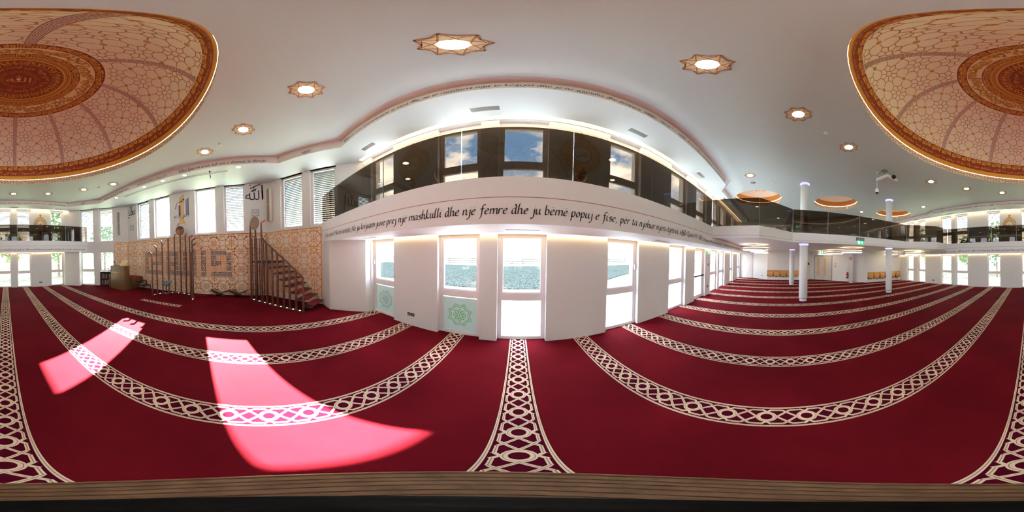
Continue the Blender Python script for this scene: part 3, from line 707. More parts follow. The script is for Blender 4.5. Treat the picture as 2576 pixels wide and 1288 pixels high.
# ---------------------------------------------------------------- big dome and small domes
def ring_text(bitmaps, th0, th1, count, gap=.12, start=0.0):
    """kufic bitmaps repeated round a ring between polar angles th0 (top of letters) and th1"""
    Q = []
    for k in range(count):
        bm_ = bitmaps[k % len(bitmaps)]; a0 = start + 2 * pi * k / count; da = 2 * pi / count * (1 - gap)
        Q += bitmap(bm_, a0, -th1, da, th1 - th0)
    return Q
def dome(name, label, c, zc, R, rim_r, big):
    e = thing(name, label, 'dome', (c[0], c[1], ZC), 0, None, 'structure')
    P = lambda az, th, r=R: (r * sin(th) * cos(az), r * sin(th) * sin(az), zc - ZC + r * cos(th))
    zones = [(0, 17.2, 1), (17.2, 18.0, 2), (18.0, 19.6, 1), (19.6, 20.2, 2), (20.2, 23.5, 1), (23.5, 29.3, 3), (29.3, 33.2, 1), (33.2, 75, 0), (75, 83.6, 1), (83.6, 86, 2)] if big else \
            [(0, 30, 0), (30, 74, 0), (74, 82, 2), (82, 87, 2)]
    mb = MB()
    for a, b, m in zones:
        n = max(1, int((b - a) / 3)); mb.lathe([(R * sin(radians(a + (b - a) * i / n)), zc - ZC + R * cos(radians(a + (b - a) * i / n))) for i in range(n + 1)], n=96 if big else 48, m=m)
    zb = zc - ZC + R * cos(radians(zones[-1][1])); rb = R * sin(radians(zones[-1][1]))
    mb.lathe([(rb, zb), (rb, zb - .02), (rim_r, zb - .048)], n=96, m=2)
    mb.build('dome_shell', [DOMEC, OXBLOOD, GOLDM if big else mat('amber_band', (206, 136, 54), .5), mat('dome_floral_ground', (240, 212, 172), .65)], e, local=True)
    hb = zb - .055
    mb = MB(); mb.lathe([(rim_r, 0), (rim_r, hb)], n=96); mb.build('floral_band', mat('floral_ground', (230, 214, 194), .65), e, local=True)
    mb = MB(); mb.lathe([(rim_r - .001, hb), (rim_r - .004, hb + .007)], n=96); mb.build('led_ring', DOMELED, e, local=True)
    # floral band motifs on the upright rim
    mb = MB(); n = max(10, round(2 * pi * rim_r / .5)); H_ = hb; F = lambda u, v: ((rim_r - .004) * cos(u / rim_r), (rim_r - .004) * sin(u / rim_r), v)
    for k in range(2 * n):
        u0 = 2 * pi * rim_r * k / (2 * n); w = pi * rim_r / n; up = k % 2; vc = H_ * (.62 if up else .38); s = -1 if up else 1
        g = []; d = []
        for sx_ in (-1, 1):
            g += nib(smooth([(u0, vc - s * .13), (u0 + sx_ * .05, vc - s * .02), (u0 + sx_ * .14, vc + s * .05), (u0 + sx_ * w * .9, vc + s * .02), (u0 + sx_ * w, vc - s * .08)]), .017, 60)
            g += nib(smooth([(u0 + sx_ * .05, vc + s * .12), (u0 + sx_ * .11, vc + s * .07), (u0 + sx_ * .17, vc + s * .13)]), .017, 60)
            d += nib([(u0 + sx_ * .09, vc + s * .02), (u0 + sx_ * .13, vc - s * .035)], .02, 20) + nib([(u0 + sx_ * .1, vc - s * .08), (u0 + sx_ * .15, vc - s * .05)], .018, 100)
        q = [(u0, vc - .05), (u0 + .05, vc), (u0, vc + .05), (u0 - .05, vc)]
        for i in range(4): d += segq(q[i], q[(i + 1) % 4], .014)
        d += segq((u0, vc + s * .05), (u0, vc + s * .11), .012)
        put(mb, clip(g, -9, 99, .005, H_ - .01), F, 0); put(mb, clip(d, -9, 99, .005, H_ - .01), F, 1)
    mb.build('floral_motif', [GOLDP, PURPLE], e, local=True)
    if not big:
        mb = MB(); F = lambda u, v: P(u, v, R - .004)
        for k in range(16):
            a = 2 * pi * k / 16; g = nib(smooth([(a - .18, .98), (a - .1, .72), (a, .6), (a + .1, .72), (a + .18, .98)]), .035, 0, .8) + nib(smooth([(a - .09, .98), (a - .05, .85), (a, .8), (a + .05, .85), (a + .09, .98)]), .028, 0, .8)
            put(mb, g, F, 0)
        mb.build('arabesque', GOLDP, e, local=True)
        return e
    Rp = R - .006
    F = lambda u, v: P(-u, -v, Rp)
    mb = MB()
    Q = ring_text([K_HUWA, K_ALLAH], radians(75.5), radians(78.6), 96, .14)
    Q += ring_text([K_ALLAH, K_HUWA, K_CELLS[1]], radians(29.8), radians(32.7), 60, .1) + ring_text([K_ALLAH, K_CELLS[0], K_CELLS[3]], radians(20.5), radians(23.2), 40, .08)
    Q += ring_text([['#.##.#', '.#..#.', '#.##.#']], radians(18.1), radians(19.5), 90, .1)
    for k in range(64):
        a = 2 * pi * k / 64
        for t_ in (84.0, 85.3): Q += [[(a, -radians(t_ + .35)), (a + 2 * pi / 64, -radians(t_ + .35)), (a + 2 * pi / 64, -radians(t_)), (a, -radians(t_))]]
    put(mb, Q, F)
    # long verse written round the lower half of the red band
    verse = ['الله لا إله إلا هو الحي القيوم لا تأخذه سنة ولا نوم', 'له ما في السموات وما في الأرض من ذا الذي يشفع عنده إلا بإذنه', 'يعلم ما بين أيديهم وما خلفهم ولا يحيطون بشيء من علمه إلا بما شاء', 'وسع كرسيه السموات والأرض ولا يؤوده حفظهما وهو العلي العظيم']
    for k, vt in enumerate(verse):
        put(mb, ar_fit(vt, -k * pi / 2 + 2.1, (-k + 1) * pi / 2 + 2.06, -radians(83.2), -radians(79.2)), F)
    rr = random.Random(3)
    for k, vt in enumerate(['قل هو الله أحد', 'الله الصمد', 'لم يلد ولم يولد', 'ولم يكن له كفوا أحد'] * 2):
        put(mb, ar_fit(vt, k * pi / 4 + .03, (k + 1) * pi / 4 - .03, -radians(16.6), -radians(12.4)), F)
    for k, vt in enumerate(['سبحان الله', 'والحمد لله', 'ولا إله إلا الله', 'والله أكبر', 'بسم الله', 'الرحمن الرحيم']):
        put(mb, ar_fit(vt, k * pi / 3 + .05, (k + 1) * pi / 3 - .05, -radians(12.0), -radians(8.4)), F)
    for k in range(48):
        a = 2 * pi * k / 48; put(mb, nib(smooth([(a, -radians(16.8)), (a + .05, -radians(15.2)), (a - .02, -radians(14)), (a + .06, -radians(12.6))]), .013, 30, .6), F)
    for k in range(72):
        a = 2 * pi * k / 72; put(mb, nib([(a, -radians(5.2 + rr.random())), (a + rr.uniform(-.03, .03), -radians(8.2 - 1.2 * rr.random()))], .013, 0, .5), F)
    put(mb, ar_fit('الله', -1, 1, -.28, .28), lambda u, v: (lambda x, y: P(-atan2(y, x), hypot(x, y), Rp))(-u * .085, -v * .18 - .01))
    mb.build('gold_inscription', GOLDM, e, local=True)
    # scrolling gold vines in the pale ring
    mb = MB()
    for k in range(88):
        a = 2 * pi * k / 88 + rr.uniform(-.02, .02); b = radians(rr.uniform(24.6, 28.2)); s = rr.choice((-1, 1))
        pts = [(a + .075 * cos(t) * (1 - t / 8), -(b + s * .04 * sin(t) * (1 - t / 8))) for t in [i * .6 for i in range(9)]]
        put(mb, clip(nib(pts, .032, 30, .7), -9, 99, -radians(29), -radians(23.8)), F, k % 2)
        put(mb, clip([[(a + .03, -b - .02), (a + .075, -b), (a + .03, -b + .02), (a + .01, -b)]], -9, 99, -radians(29), -radians(23.8)), F, 0)
    mb.build('vine_scroll', [GOLDP, mat('bronze_vine', (170, 112, 54), .6)], e, local=True)
    # ten ribs and rosettes
    mb = MB()
    for k in range(10):
        az = 2 * pi * k / 10 - radians(90.9); G = lambda u, v: P(az + u / (R * sin(v / R)), v / R, Rp)
        v0, v1 = R * radians(33.3), R * radians(74.9); n = 26
        for i in range(n):
            a, b = v0 + (v1 - v0) * i / n, v0 + (v1 - v0) * (i + 1) / n
            put(mb, [[(-.062, a), (.062, a), (.062, b), (-.062, b)]], G, 0)
            for x in (-.062, .062): put(mb, [[(x - .006, a), (x + .006, a), (x + .006, b), (x - .006, b)]], lambda u, v: P(az + u / (R * sin(v / R)), v / R, Rp - .003), 1)
            put(mb, bitmap([r[::-1] if i % 2 else r for r in zip(*K_CELLS[i % 4])] if False else K_CELLS[i % 4], -.045, a + .008, .09, (b - a) * .84), lambda u, v: P(az + u / (R * sin(v / R)), v / R, Rp - .003), 1)
    mb.build('meridian_rib', [mat('rib_ground', (238, 210, 194), .65), mat('rib_plum', (146, 92, 96), .65)], e, local=True)
    mb = MB(); PP = .76; hw = pi / 10
    base = []
    for i in range(8):
        a = 2 * pi * i / 8 + pi / 8; a2 = a + pi / 4; m_ = a + pi / 8
        o = lambda r, t: (r * cos(t), r * sin(t))
        base += [(o(.085, a), o(.085, a2)), (o(.085, a), o(.23, a)), (o(.23, a), o(.30, m_)), (o(.30, m_), o(.23, a2)), (o(.30, m_), o(.38, m_) if i % 2 else o(.44, m_))]
    for k in range(10):
        az0 = 2 * pi * (k + .5) / 10 - radians(90.9)
        for gi in range(-2, 3):
            for gj in range(-1, 5):
                cu, cv = gi * PP + (PP / 2 if k % 2 else 0), R * radians(33.2) + .2 + gj * PP * .98
                Q = []
                for p, q in base: Q += segq((cu + p[0], cv + p[1]), (cu + q[0], cv + q[1]), .019, 2)
                S8 = []
                for i in range(16):
                    t0, t1 = 2 * pi * i / 16, 2 * pi * (i + 1) / 16; r0, r1 = (.07, .045) if i % 2 == 0 else (.045, .07)
                    S8.append([(cu + PP / 2, cv + PP / 2), (cu + PP / 2 + r0 * cos(t0), cv + PP / 2 + r0 * sin(t0)), (cu + PP / 2 + r1 * cos(t1), cv + PP / 2 + r1 * sin(t1))])
                for q, mi in [(x, 0) for x in Q] + [(x, 1) for x in S8]:
                    c_ = (sum(p[0] for p in q) / len(q), sum(p[1] for p in q) / len(q))
                    th = c_[1] / R
                    if not radians(33.6) < th < radians(74.7): continue
                    lim = hw * R * sin(th) - .07
                    if abs(c_[0]) > lim: continue
                    mb.add([P(az0 + u / (R * sin(th)), v / R, Rp) for u, v in q], [tuple(range(len(q)))], mi)
    mb.build('rosette_tracery', [DOMEL, GOLDP], e, local=True)
    mb = MB(); mb.disc((0, 0, zc - ZC + R - .012), .05, 20); mb.build('apex_boss', WHITEP, e, local=True)
    return e
dome('ceiling_dome', 'big painted dome with dark red calligraphy rings over the middle of the hall', DC, 5.10, 3.325, DR, True)
for (c, lab) in zip(SD, ('small painted dome in the ceiling nearest the street-side windows', 'small painted dome in the ceiling between the other two small ones', 'small painted dome in the ceiling nearest the garden side')):
    dome('ceiling_dome', lab, c, 5.26, 1.26, SR, False)

# ---------------------------------------------------------------- prayer wall panels
PANEL = mat('lattice_panel_ground', (238, 224, 210), .55)
def lattice(u0, u1, v0, v1, ua, va, PU=.775, PV=.747, lw=.026):
    L_ = []
    def rosette(cx, cy, rot):
        def p(r, deg):
            a = radians(deg); x, y = r * cos(a), r * sin(a)
            if rot: x, y = -y, x
            return (cx + x * PU, cy + y * PV)
        for d in (30, 150, 210, 330): L_.append((p(0, d), p(.353, d)))
        for d in (90, 270): L_.append((p(0, d), p(.405, d)))
        for i in range(6): L_.append((p(.15, 60 * i), p(.15, 60 * i + 60)))
        for d in (60, 120, 240, 300): L_.append((p(.15, d), p(.353, d)))
        for i in range(24): L_.append((p(.353, 15 * i), p(.353, 15 * i + 15)))
        for d, e_ in ((60, .11), (120, -.11)): L_.append((p(.353, d), (cx + (e_ * PU if not rot else -.5 * PU), cy + (.5 * PV if not rot else e_ * PV))))
        for d, e_ in ((240, -.11), (300, .11)): L_.append((p(.353, d), (cx + (e_ * PU if not rot else .5 * PU), cy + (-.5 * PV if not rot else e_ * PV))))
    for i in range(-1, int((u1 - u0) / PU) + 3):
        for j in range(-1, int((v1 - v0) / PV) + 3):
            cx = ua + (i + math.floor((u0 - ua) / PU)) * PU; cy = va - (j + math.floor((va - v1) / PV)) * PV
            rosette(cx, cy, False); rosette(cx + PU / 2, cy + PV / 2, True)
            d = [(cx, cy + PV * .405), (cx + PU * .11, cy + PV * .5), (cx, cy + PV * .595), (cx - PU * .11, cy + PV * .5)]
            for a in range(4): L_.append((d[a], d[(a + 1) % 4]))
    Q = []
    for p, q in L_: Q += segq(p, q, lw)
    Q = clip(Q, u0, u1, v0, v1)
    for a, b in (((u0, v1), (u1, v1)), ((u0, v0), (u0, v1)), ((u1, v0), (u1, v1))): Q += segq(a, b, .034)
    return Q
def panel(label, o, d, u0, u1, ua):
    n = Vector((d.y, -d.x, 0))      # into the room
    mb = MB(); a, b = o + d * u0, o + d * u1; z1 = 2.62
    mb.prism([tuple((a - n * .004).xy), tuple((b - n * .004).xy), tuple((b + n * .012).xy), tuple((a + n * .012).xy)], 0, z1, 0)
    put(mb, lattice(u0 + .02, u1 - .02, .02, z1 - .015, ua, 2.23), lambda u, v: tuple(o + d * u + n * .0145 + Vector((0, 0, v))), 1)
    c = (a + b) / 2
    ob = mb.build('lattice_wall_panel', [PANEL, OCHRE], None, (c.x, c.y, 0)); tag(ob, label, 'wall panel'); return ob
yd = Vector((0, 1, 0)); QO = Vector((XQ, 0, 0))
panel('long straight beige panel with ochre star lattice behind the prayer niche', QO, yd, -7.24, .24, -2.04)
panel('angled beige panel with ochre star lattice behind the pulpit stairs', FA, dF, .01, 2.43, 1.36)
panel('narrow angled beige lattice panel behind the brown preaching desk', LA, dL, 1.62, 2.46, 1.9)
# kufic inlay panel
MAPK = ['NNNNNpNNNpNpNpNpNNNh', 'NpppNpNpNpNpNpNpNppN', 'NpNNNpNNNpNpNpNpNNpN', 'NpppppNpNpNpNpNpppp' + 'N', 'NNNNNpNNNNNNNpNpNNNN']
mb = MB(); kx = XQ + .016; cw, chh = 4.60 / 20, .228
mb.box(XQ + .013, -5.90, .78, kx, -1.25, 1.955, 0)
fk = lambda u, v: (kx + .003, u, v)
put(mb, segq((-5.90, .78), (-1.25, .78), .03) + segq((-5.90, 1.955), (-1.25, 1.955), .03) + segq((-5.90, .78), (-5.90, 1.955), .03) + segq((-1.25, .78), (-1.25, 1.955), .03), fk, 3)
rk = random.Random(11)
for r in range(5):
    for c in range(20):
        u, v = -5.875 + c * cw, .80 + (4 - r) * chh; k = MAPK[r][c]; rows = [q[::-1] if rk.random() < .5 else q for q in [rk.choice(K_CELLS)]][0]
        rows = rows if rk.random() < .5 else [q[::-1] for q in rows]
        if k == 'p' or k == 'h': mb.add([fk(*p) for p in ((u + .004, v + .006), (u + cw - .004, v + .006), (u + cw - .004, v + chh - .006), (u + .004, v + chh - .006))], [(0, 1, 2, 3)], 1)
        put(mb, bitmap(rows, u + .012, v + .012, cw - .024, (chh - .024) * (.5 if k == 'h' else 1)), lambda u, v: (kx + .005, u, v), 2 if k in 'Nh' else 4)
ob = mb.build('kufic_wall_panel', [CREAM, mat('peach_paint', (242, 210, 180), .6), mat('slate_navy', (62, 66, 90), .6), OCHRE, mat('peach_line', (224, 156, 112), .6)], None, (kx, -3.57, .78)); tag(ob, 'long rectangular panel of navy and peach square kufic tiles behind the prayer niche', 'wall panel')

# calligraphy and medallions on the walls
def wall_art(name, label, cat, P0, rz, build, group=None, **kw):
    e = MB(); build(e); o = e.build(name, kw['mats'], None, P0, rz, local=True); return tag(o, label, cat, group)
def lay(mb, Q, y=-.004, t=.0, m=0): put(mb, Q, lambda u, v: (u, y, v), m)
def allah(mb):
    lay(mb, ar_fit('الله', -.37, .37, -.38, .24)); lay(mb, nib([(-.16, .16), (.28, .38)], .05, 80) + nib([(-.12, .02), (.1, .14)], .05, 80) + nib([(.33, .33), (.36, -.33)], .06, 20) + nib([(-.2, .3), (-.14, .34)], .05, 90))
wall_art('wall_calligraphy', 'large black Arabic calligraphy on the prayer wall above the clock near the pulpit', 'calligraphy', (XQ + .002, -.27, 4.43), pi / 2, allah, mats=mat('dark_violet_ink', (48, 40, 62), .5))
def muham(mb):
    lay(mb, ar_fit('محمد', -.3, .3, -.25, .12)); lay(mb, nib(smooth([(-.3, -.1), (-.1, .3), (.05, -.1), (.3, .1)]), .06) + nib([(-.1, .25), (.2, .4)], .03, 80) + nib([(-.2, .3), (-.1, .38)], .03, 80) + nib(smooth([(-.33, -.3), (-.2, -.38), (0, -.2), (.2, .05)]), .05))
wall_art('wall_calligraphy', 'round black Arabic calligraphy on the prayer wall above the silver clock on the left', 'calligraphy', (XQ + .002, -6.88, 4.45), pi / 2, muham, mats=mat('dark_violet_ink', (48, 40, 62), .5))
def bism(mb):
    for k in range(3):
        x = -.12 + k * .085; lay(mb, [[(x, -.72), (x + .07, -.72), (x + .07, .66 + k * .06), (x, .58 + k * .06)]], -.003, 0, 1)
    lay(mb, nib(smooth([(-.12, -.7), (-.26, -.78), (-.16, -.66)]), .09, 20) + nib(smooth([(.13, -.6), (.16, -.75), (.22, -.82)]), .05, 20), -.003, 0, 1)
    lay(mb, nib(smooth([(-.33, .05), (-.27, .3), (-.2, .36), (.12, .42), (.1, .52)]), .06) + nib([(-.1, .34), (-.04, .46)], .05) + nib([(0, .36), (.05, .5)], .05) + nib([(.12, .28), (.16, .28)], .04))
    for k in range(3): lay(mb, [[(.22 + k * .055, -.32), (.255 + k * .055, -.32), (.255 + k * .055, .46 + k * .05), (.22 + k * .055, .42 + k * .05)]])
    for k in range(2): lay(mb, [[(-.16 + k * .06, -.3), (-.12 + k * .06, -.3), (-.12 + k * .06, .22), (-.16 + k * .06, .22)]])
    lay(mb, ar_fit('الرحمن الرحيم', -.42, .40, -.52, -.16))
wall_art('wall_calligraphy', 'tall navy Arabic calligraphy with gold vertical bars on the wall above the prayer niche', 'calligraphy', (XQ + .002, -3.58, 3.95), pi / 2, bism, mats=[NAVY, mat('gold_bar_paint', (222, 174, 108), .5)])
def medal(word):
    def f(mb):
        n = 72; pts = []
        for i in range(n):
            a = 2 * pi * i / n; r = .40 + .018 * abs(sin(a * 6)) + (.05 * max(0, abs(sin(a)) - .86) / .14)
            pts.append((r * cos(a), r * sin(a) * 1.06))
        mb.add([(0, -.002, 0)] + [(x, -.002, y) for x, y in pts], [(0, i + 1, (i + 1) % n + 1) for i in range(n)], 0)
        L_ = []
        for i in range(n): L_ += segq(pts[i], pts[(i + 1) % n], .012)
        lay(mb, L_, -.004, 0, 1); mb.disc((0, -.005, 0), .215, 40, 1, 'y'); mb.disc((0, -.006, 0), .2, 40, 2, 'y')
        lay(mb, ar_fit(word, -.14, .14, -.12, .11), -.008, 0, 3)
        for s in (1, -1):
            c = s * .58; lay(mb, [[(0, c - .1), (.085, c), (0, c + .1), (-.085, c)]], -.003, 0, 4); lay(mb, segq((0, s * .43), (0, s * .5), .02), -.003, 0, 1)
        rr = random.Random(5)
        for i in range(40):
            a = 2 * pi * i / 40; r = .27 + .09 * rr.random(); lay(mb, nib(smooth([(r * cos(a), r * sin(a)), ((r + .04) * cos(a + .1), (r + .04) * sin(a + .1)), ((r + .02) * cos(a + .2), (r + .02) * sin(a + .2))]), .016), -.004, 0, 5)
    return f
MED = [mat('medallion_gold', (222, 176, 116), .55), mat('medallion_line', (70, 48, 40), .6), mat('medallion_white', (236, 228, 218), .6), INK, mat('medallion_rust', (196, 120, 60), .55), GOLDP]
for x, w, d in ((-2.19, 'أبو بكر', 'between first and second window'), (1.16, 'علي', 'between third and fourth window'), (9.95, 'حسن', 'far end of the gallery')):
    wall_art('wall_medallion', f'gold scalloped calligraphy medallion behind the street-side glass balustrade, {d}', 'medallion', (x, YF - .002, 3.93), 0, medal(w), mats=MED)
for x, w, d in ((-2.19, 'عمر', 'nearest the prayer wall'), (1.22, 'عثمان', 'second from the prayer wall')):
    wall_art('wall_medallion', f'gold scalloped calligraphy medallion on the garden-side gallery wall, {d}', 'medallion', (x, YR + .002, 3.87), pi, medal(w), mats=MED)

# ---------------------------------------------------------------- columns
for x, y, lab in ((6.68, -1.24, 'round white column nearest the street-side windows in front row'), (6.68, -5.70, 'round white column nearest the garden side in front row'),
                  (11.05, -1.24, 'round white column in back row, partly hidden by the front one'), (10.98, -5.66, 'round white column in back row beside the fire extinguisher')):
    e = thing('column', lab, 'column', (x, y, 0), 0, 'round white columns')
    r = .175; top = 4.97 if x < 8 else 2.30
    mb = MB(); mb.lathe([(r - .02, 0), (r - .02, .105), (r, .12), (r, 2.27), (r - .015, 2.30)], n=40); mb.build('lower_shaft', mat('column_white', (224, 224, 228), .5), e, local=True)
    mb = MB()
    for k in range(14):
        a, b = 2 * pi * k / 14, 2 * pi * (k + .7) / 14
        mb.add([(r * 1.012 * cos(t), r * 1.012 * sin(t), z) for z in (.118, .142) for t in (a, (a + b) / 2, b)], [(0, 1, 4, 3), (1, 2, 5, 4)])
    mb.build('vent_slots', DARK, e, local=True)
    mb = MB(); mb.lathe([(r - .02, 2.30), (r + .02, 2.32), (r + .02, 2.368)], n=40); mb.build('light_ring', emis('cool_led', (172, 168, 255), 1.3), e, local=True)
    if x < 8:
        mb = MB(); mb.lathe([(r, 2.69), (r, 4.97)], n=40); mb.build('upper_shaft', mat('column_white', (224, 224, 228), .5), e, local=True)
        mb = MB(); mb.lathe([(r - .02, 4.97), (r + .03, 5.0), (r + .03, 5.055)], n=40); mb.build('light_ring', emis('cool_led', (172, 168, 255), 1.3), e, local=True)

# ---------------------------------------------------------------- star lights in the ceiling
def star_light(label, x, y, z=ZC, R=.25, rl=.105, power=None):
    e = thing('star_ceiling_light', label, 'ceiling light', (x, y, z), R0.random() * .3, 'star-shaped ceiling lights')
    mb = MB(); P = []
    for k in range(16):
        a = 2 * pi * k / 16; r = R if k % 2 == 0 else R * .765; P.append((r * cos(a), r * sin(a)))
    mb.prism(P, -.008, -.001, 0)
    L_ = []
    for k in range(16):
        L_ += segq(P[k], P[(k + 1) % 16], .014)
        if k % 2 == 0:
            L_ += segq(P[k], P[(k + 6) % 16], .012) + segq([c * .88 for c in P[k]], [c * .8 for c in P[(k + 2) % 16]], .008)
    put(mb, L_, lambda u, v: (u, v, -.0095), 1)
    mb.build('star_plate', [mat('star_cream', (226, 208, 172), .5), mat('star_line', (180, 130, 84), .5)], e, local=True)
    mb = MB(); mb.lathe([(rl, -.0095), (rl * .96, -.014), (0, -.016)], n=24); mb.build('lamp', LAMP, e, local=True)
    return e
STARS = [(-.43, .98, 'in front of the two middle street-side windows, brightest'), (1.27, .63, 'near the third and fourth street-side windows'), (2.73, -.36, 'one step further towards the cross gallery on street side'), (3.67, -1.78, 'street side of the projector'),
         (-2.08, .63, 'towards the pulpit corner, near second window'), (-3.50, -.33, 'near the pulpit, beside a smoke detector'), (-4.34, -1.50, 'closest to the prayer wall on pulpit side, pale yellow'), (-4.35, -5.48, 'closest to the prayer wall on the desk side'),
         (-3.54, -6.67, 'towards the preaching desk corner'), (-2.11, -7.72, 'near garden side, below sunlit ceiling spots'), (-.43, -7.91, 'opposite the camera on the garden side'), (1.27, -7.62, 'garden side, right of the opposite one'), (2.71, -6.68, 'garden side, nearer the projector'), (3.66, -5.29, 'garden side of the projector')]
for x, y, d in STARS: star_light('star-shaped light round the big dome, ' + d, x, y)
for x, y, d in ((5.98, .94, 'above the corner of street-side and cross gallery'), (6.04, -7.90, 'above the corner of garden-side and cross gallery, washed pale'), (8.64, -1.65, 'between two small domes beside the tall front column'), (9.58, -5.70, 'between two small domes on the garden side')):
    star_light('star-shaped light over the gallery, ' + d, x, y, R=.22)
# downlights in the lowered border over the prayer wall
for y, d in ((-.69, 'nearest the pulpit'), (-2.60, 'second from the pulpit'), (-3.55, 'straight over the prayer niche'), (-4.50, 'second from the desk'), (-6.35, 'nearest the preaching desk')):
    e = thing('downlight', f'round recessed white downlight in front of the prayer wall, {d}', 'ceiling light', (-5.22, y, 4.83), 0, 'downlights over the prayer wall')
    mb = MB(); mb.lathe([(.085, -.001), (.085, -.008), (.07, -.01)], n=24); mb.build('trim_ring', WHITEP, e, local=True)
    mb = MB(); mb.lathe([(.07, -.006), (0, -.006)], n=24); mb.build('lamp', emis('downlight_glow', (250, 240, 255), 9), e, local=True)
e = thing('track_slot', 'long thin dark curtain track slot in the white border before the prayer wall', 'track', (-5.5, -3.55, 4.83))
mb = MB()
for x in (-5.41, -5.49): mb.box(x - .006, -6.0, 4.822, x + .006, -1.1, 4.829)
mb.build('slot_rail', GREY, e, loc=None).location = (5.5, 3.55, -4.83)
e = thing('hanging_microphone', 'small dark microphone hanging from the track in front of the prayer wall', 'microphone', (-5.30, -1.68, 4.83))
mb = MB(); mb.lathe([(.03, 0), (.03, -.03), (.008, -.04), (.006, -.08)], n=12); mb.build('mount', DARK, e, local=True)
mb = MB(); mb.tube([(0, 0, -.08), (-.04, 0, -.13), (-.10, -.01, -.25)], [.008, .014, .014], 8); mb.build('capsule', DARK, e, local=True)

# ---------------------------------------------------------------- vents, detectors, sockets
for x, d in ((-3.27, 'first from the prayer wall'), (-.55, 'second from the prayer wall'), (2.21, 'third from the prayer wall'), (5.11, 'fourth from the prayer wall'), (8.0, 'beyond the cross gallery')):
    for side, y in (('street', 2.53), ('garden', -9.54)):
        e = thing('air_vent', f'grey slotted ceiling vent above the {side}-side gallery, {d}', 'air vent', (x, y, 4.83), 0, 'air vents of the ceiling border')
        mb = MB(); mb.box(-.23, -.06, -.004, .23, .06, -.001); mb.build('louvre_plate', mat('vent_grey', (118, 118, 112), .6), e, local=True)
        mb = MB()
        for k in range(4): mb.box(-.225, -.05 + k * .028, -.008, .225, -.043 + k * .028, -.003)
        mb.build('louvre', GREY, e, local=True)
for x, d in ((.07, 'above the middle windows'), (-3.15, 'near the white corner block'), (3.0, 'near the fourth window')):
    mb = MB(); mb.box(-.26, -.012, -.006, .26, .012, -.001); mb.box(-.24, .02, -.006, .24, .028, -.001)
    solo(mb, 'slot_diffuser', GREY, f'thin grey slot diffuser under the street-side gallery, {d}', 'air vent', (x, 2.45, 2.11), 'slot diffusers')
for x, y, d in ((-4.05, -.99, 'near the pulpit corner'), (-4.03, -6.12, 'near the preaching desk corner'), (3.28, -1.03, 'between two star lights on the street side'), (6.74, .12, 'above the cross gallery near the front column')):
    mb = MB(); mb.lathe([(.05, 0), (.05, -.02), (.035, -.045), (0, -.05)], n=20)
    solo(mb, 'smoke_detector', WHITEP, f'small white smoke detector on the ceiling {d}', 'smoke detector', (x, y, ZC), 'smoke detectors')
mb = MB(); mb.lathe([(.11, 0), (.11, -.006), (0, -.008)], n=28); solo(mb, 'ceiling_speaker', mat('speaker_grille', (150, 146, 146), .6), 'round flat grey speaker grille in the ceiling above the cross gallery corner', 'loudspeaker', (6.70, .93, ZC))
def socket(label, loc, rz, w=.19, h=.075, m=DARK):
    e = thing('power_socket', label, 'socket', loc, rz, 'wall sockets')
    mb = MB(); mb.box(-w / 2, -.012, -h / 2, w / 2, 0, h / 2); mb.build('cover', m, e, local=True)
    mb = MB(); n = max(1, round(w / .065))
    for k in range(n): cx = -w / 2 + w * (k + .5) / n; mb.box(cx - .022, -.014, -.022, cx + .022, -.011, .022)
    mb.build('outlet', GREY, e, local=True)
socket('black triple socket low on the wall between first and second street-side window', (-2.26, YF, .29), 0)
socket('black triple socket low on the garden-side wall facing the hall centre', (-2.14, YR, .265), pi)
socket('black triple socket low on the garden-side wall near the back row seats', (6.69, YR, .255), pi)
socket('small black socket beside the fourth folding seat wall near the white door', (13.62, .93, .27), -pi / 2 - .54, .09, .08)
socket('small black socket on the far street-side pier, second last', (11.7, YF, .28), 0, .1, .08)
socket('small black socket on the street-side pier beside the emergency door', (6.9, YF, .40), 0, .1, .1)

# ---------------------------------------------------------------- loudspeakers, clocks
for P, d, rz, lab in ((FA + dF * .22, dF, pi / 4, 'tall slim grey column loudspeaker on the angled wall above the pulpit'), (LA + dL * 1.93, dL, 3 * pi / 4, 'tall slim grey column loudspeaker on the angled wall above the preaching desk')):
    e = thing('column_loudspeaker', lab, 'loudspeaker', (P.x, P.y, 3.05), rz, 'slim column loudspeakers')
    mb = MB(); mb.box(-.075, -.16, 0, .085, -.03, 1.42); mb.build('cabinet', mat('speaker_cream', (222, 216, 200), .5), e, local=True)
    mb = MB(); mb.box(-.07, -.165, .01, .06, -.158, .70); mb.box(-.07, -.165, .72, .06, -.158, 1.41); mb.build('grille', mat('speaker_grey', (140, 128, 128), .7, bump=(900, .4)), e, local=True)
    mb = MB(); mb.box(-.03, -.03, .2, .03, 0, .3); mb.build('bracket', GREY, e, local=True); mb = MB(); mb.box(-.03, -.03, 1.1, .03, 0, 1.2); mb.build('bracket', GREY, e, local=True)
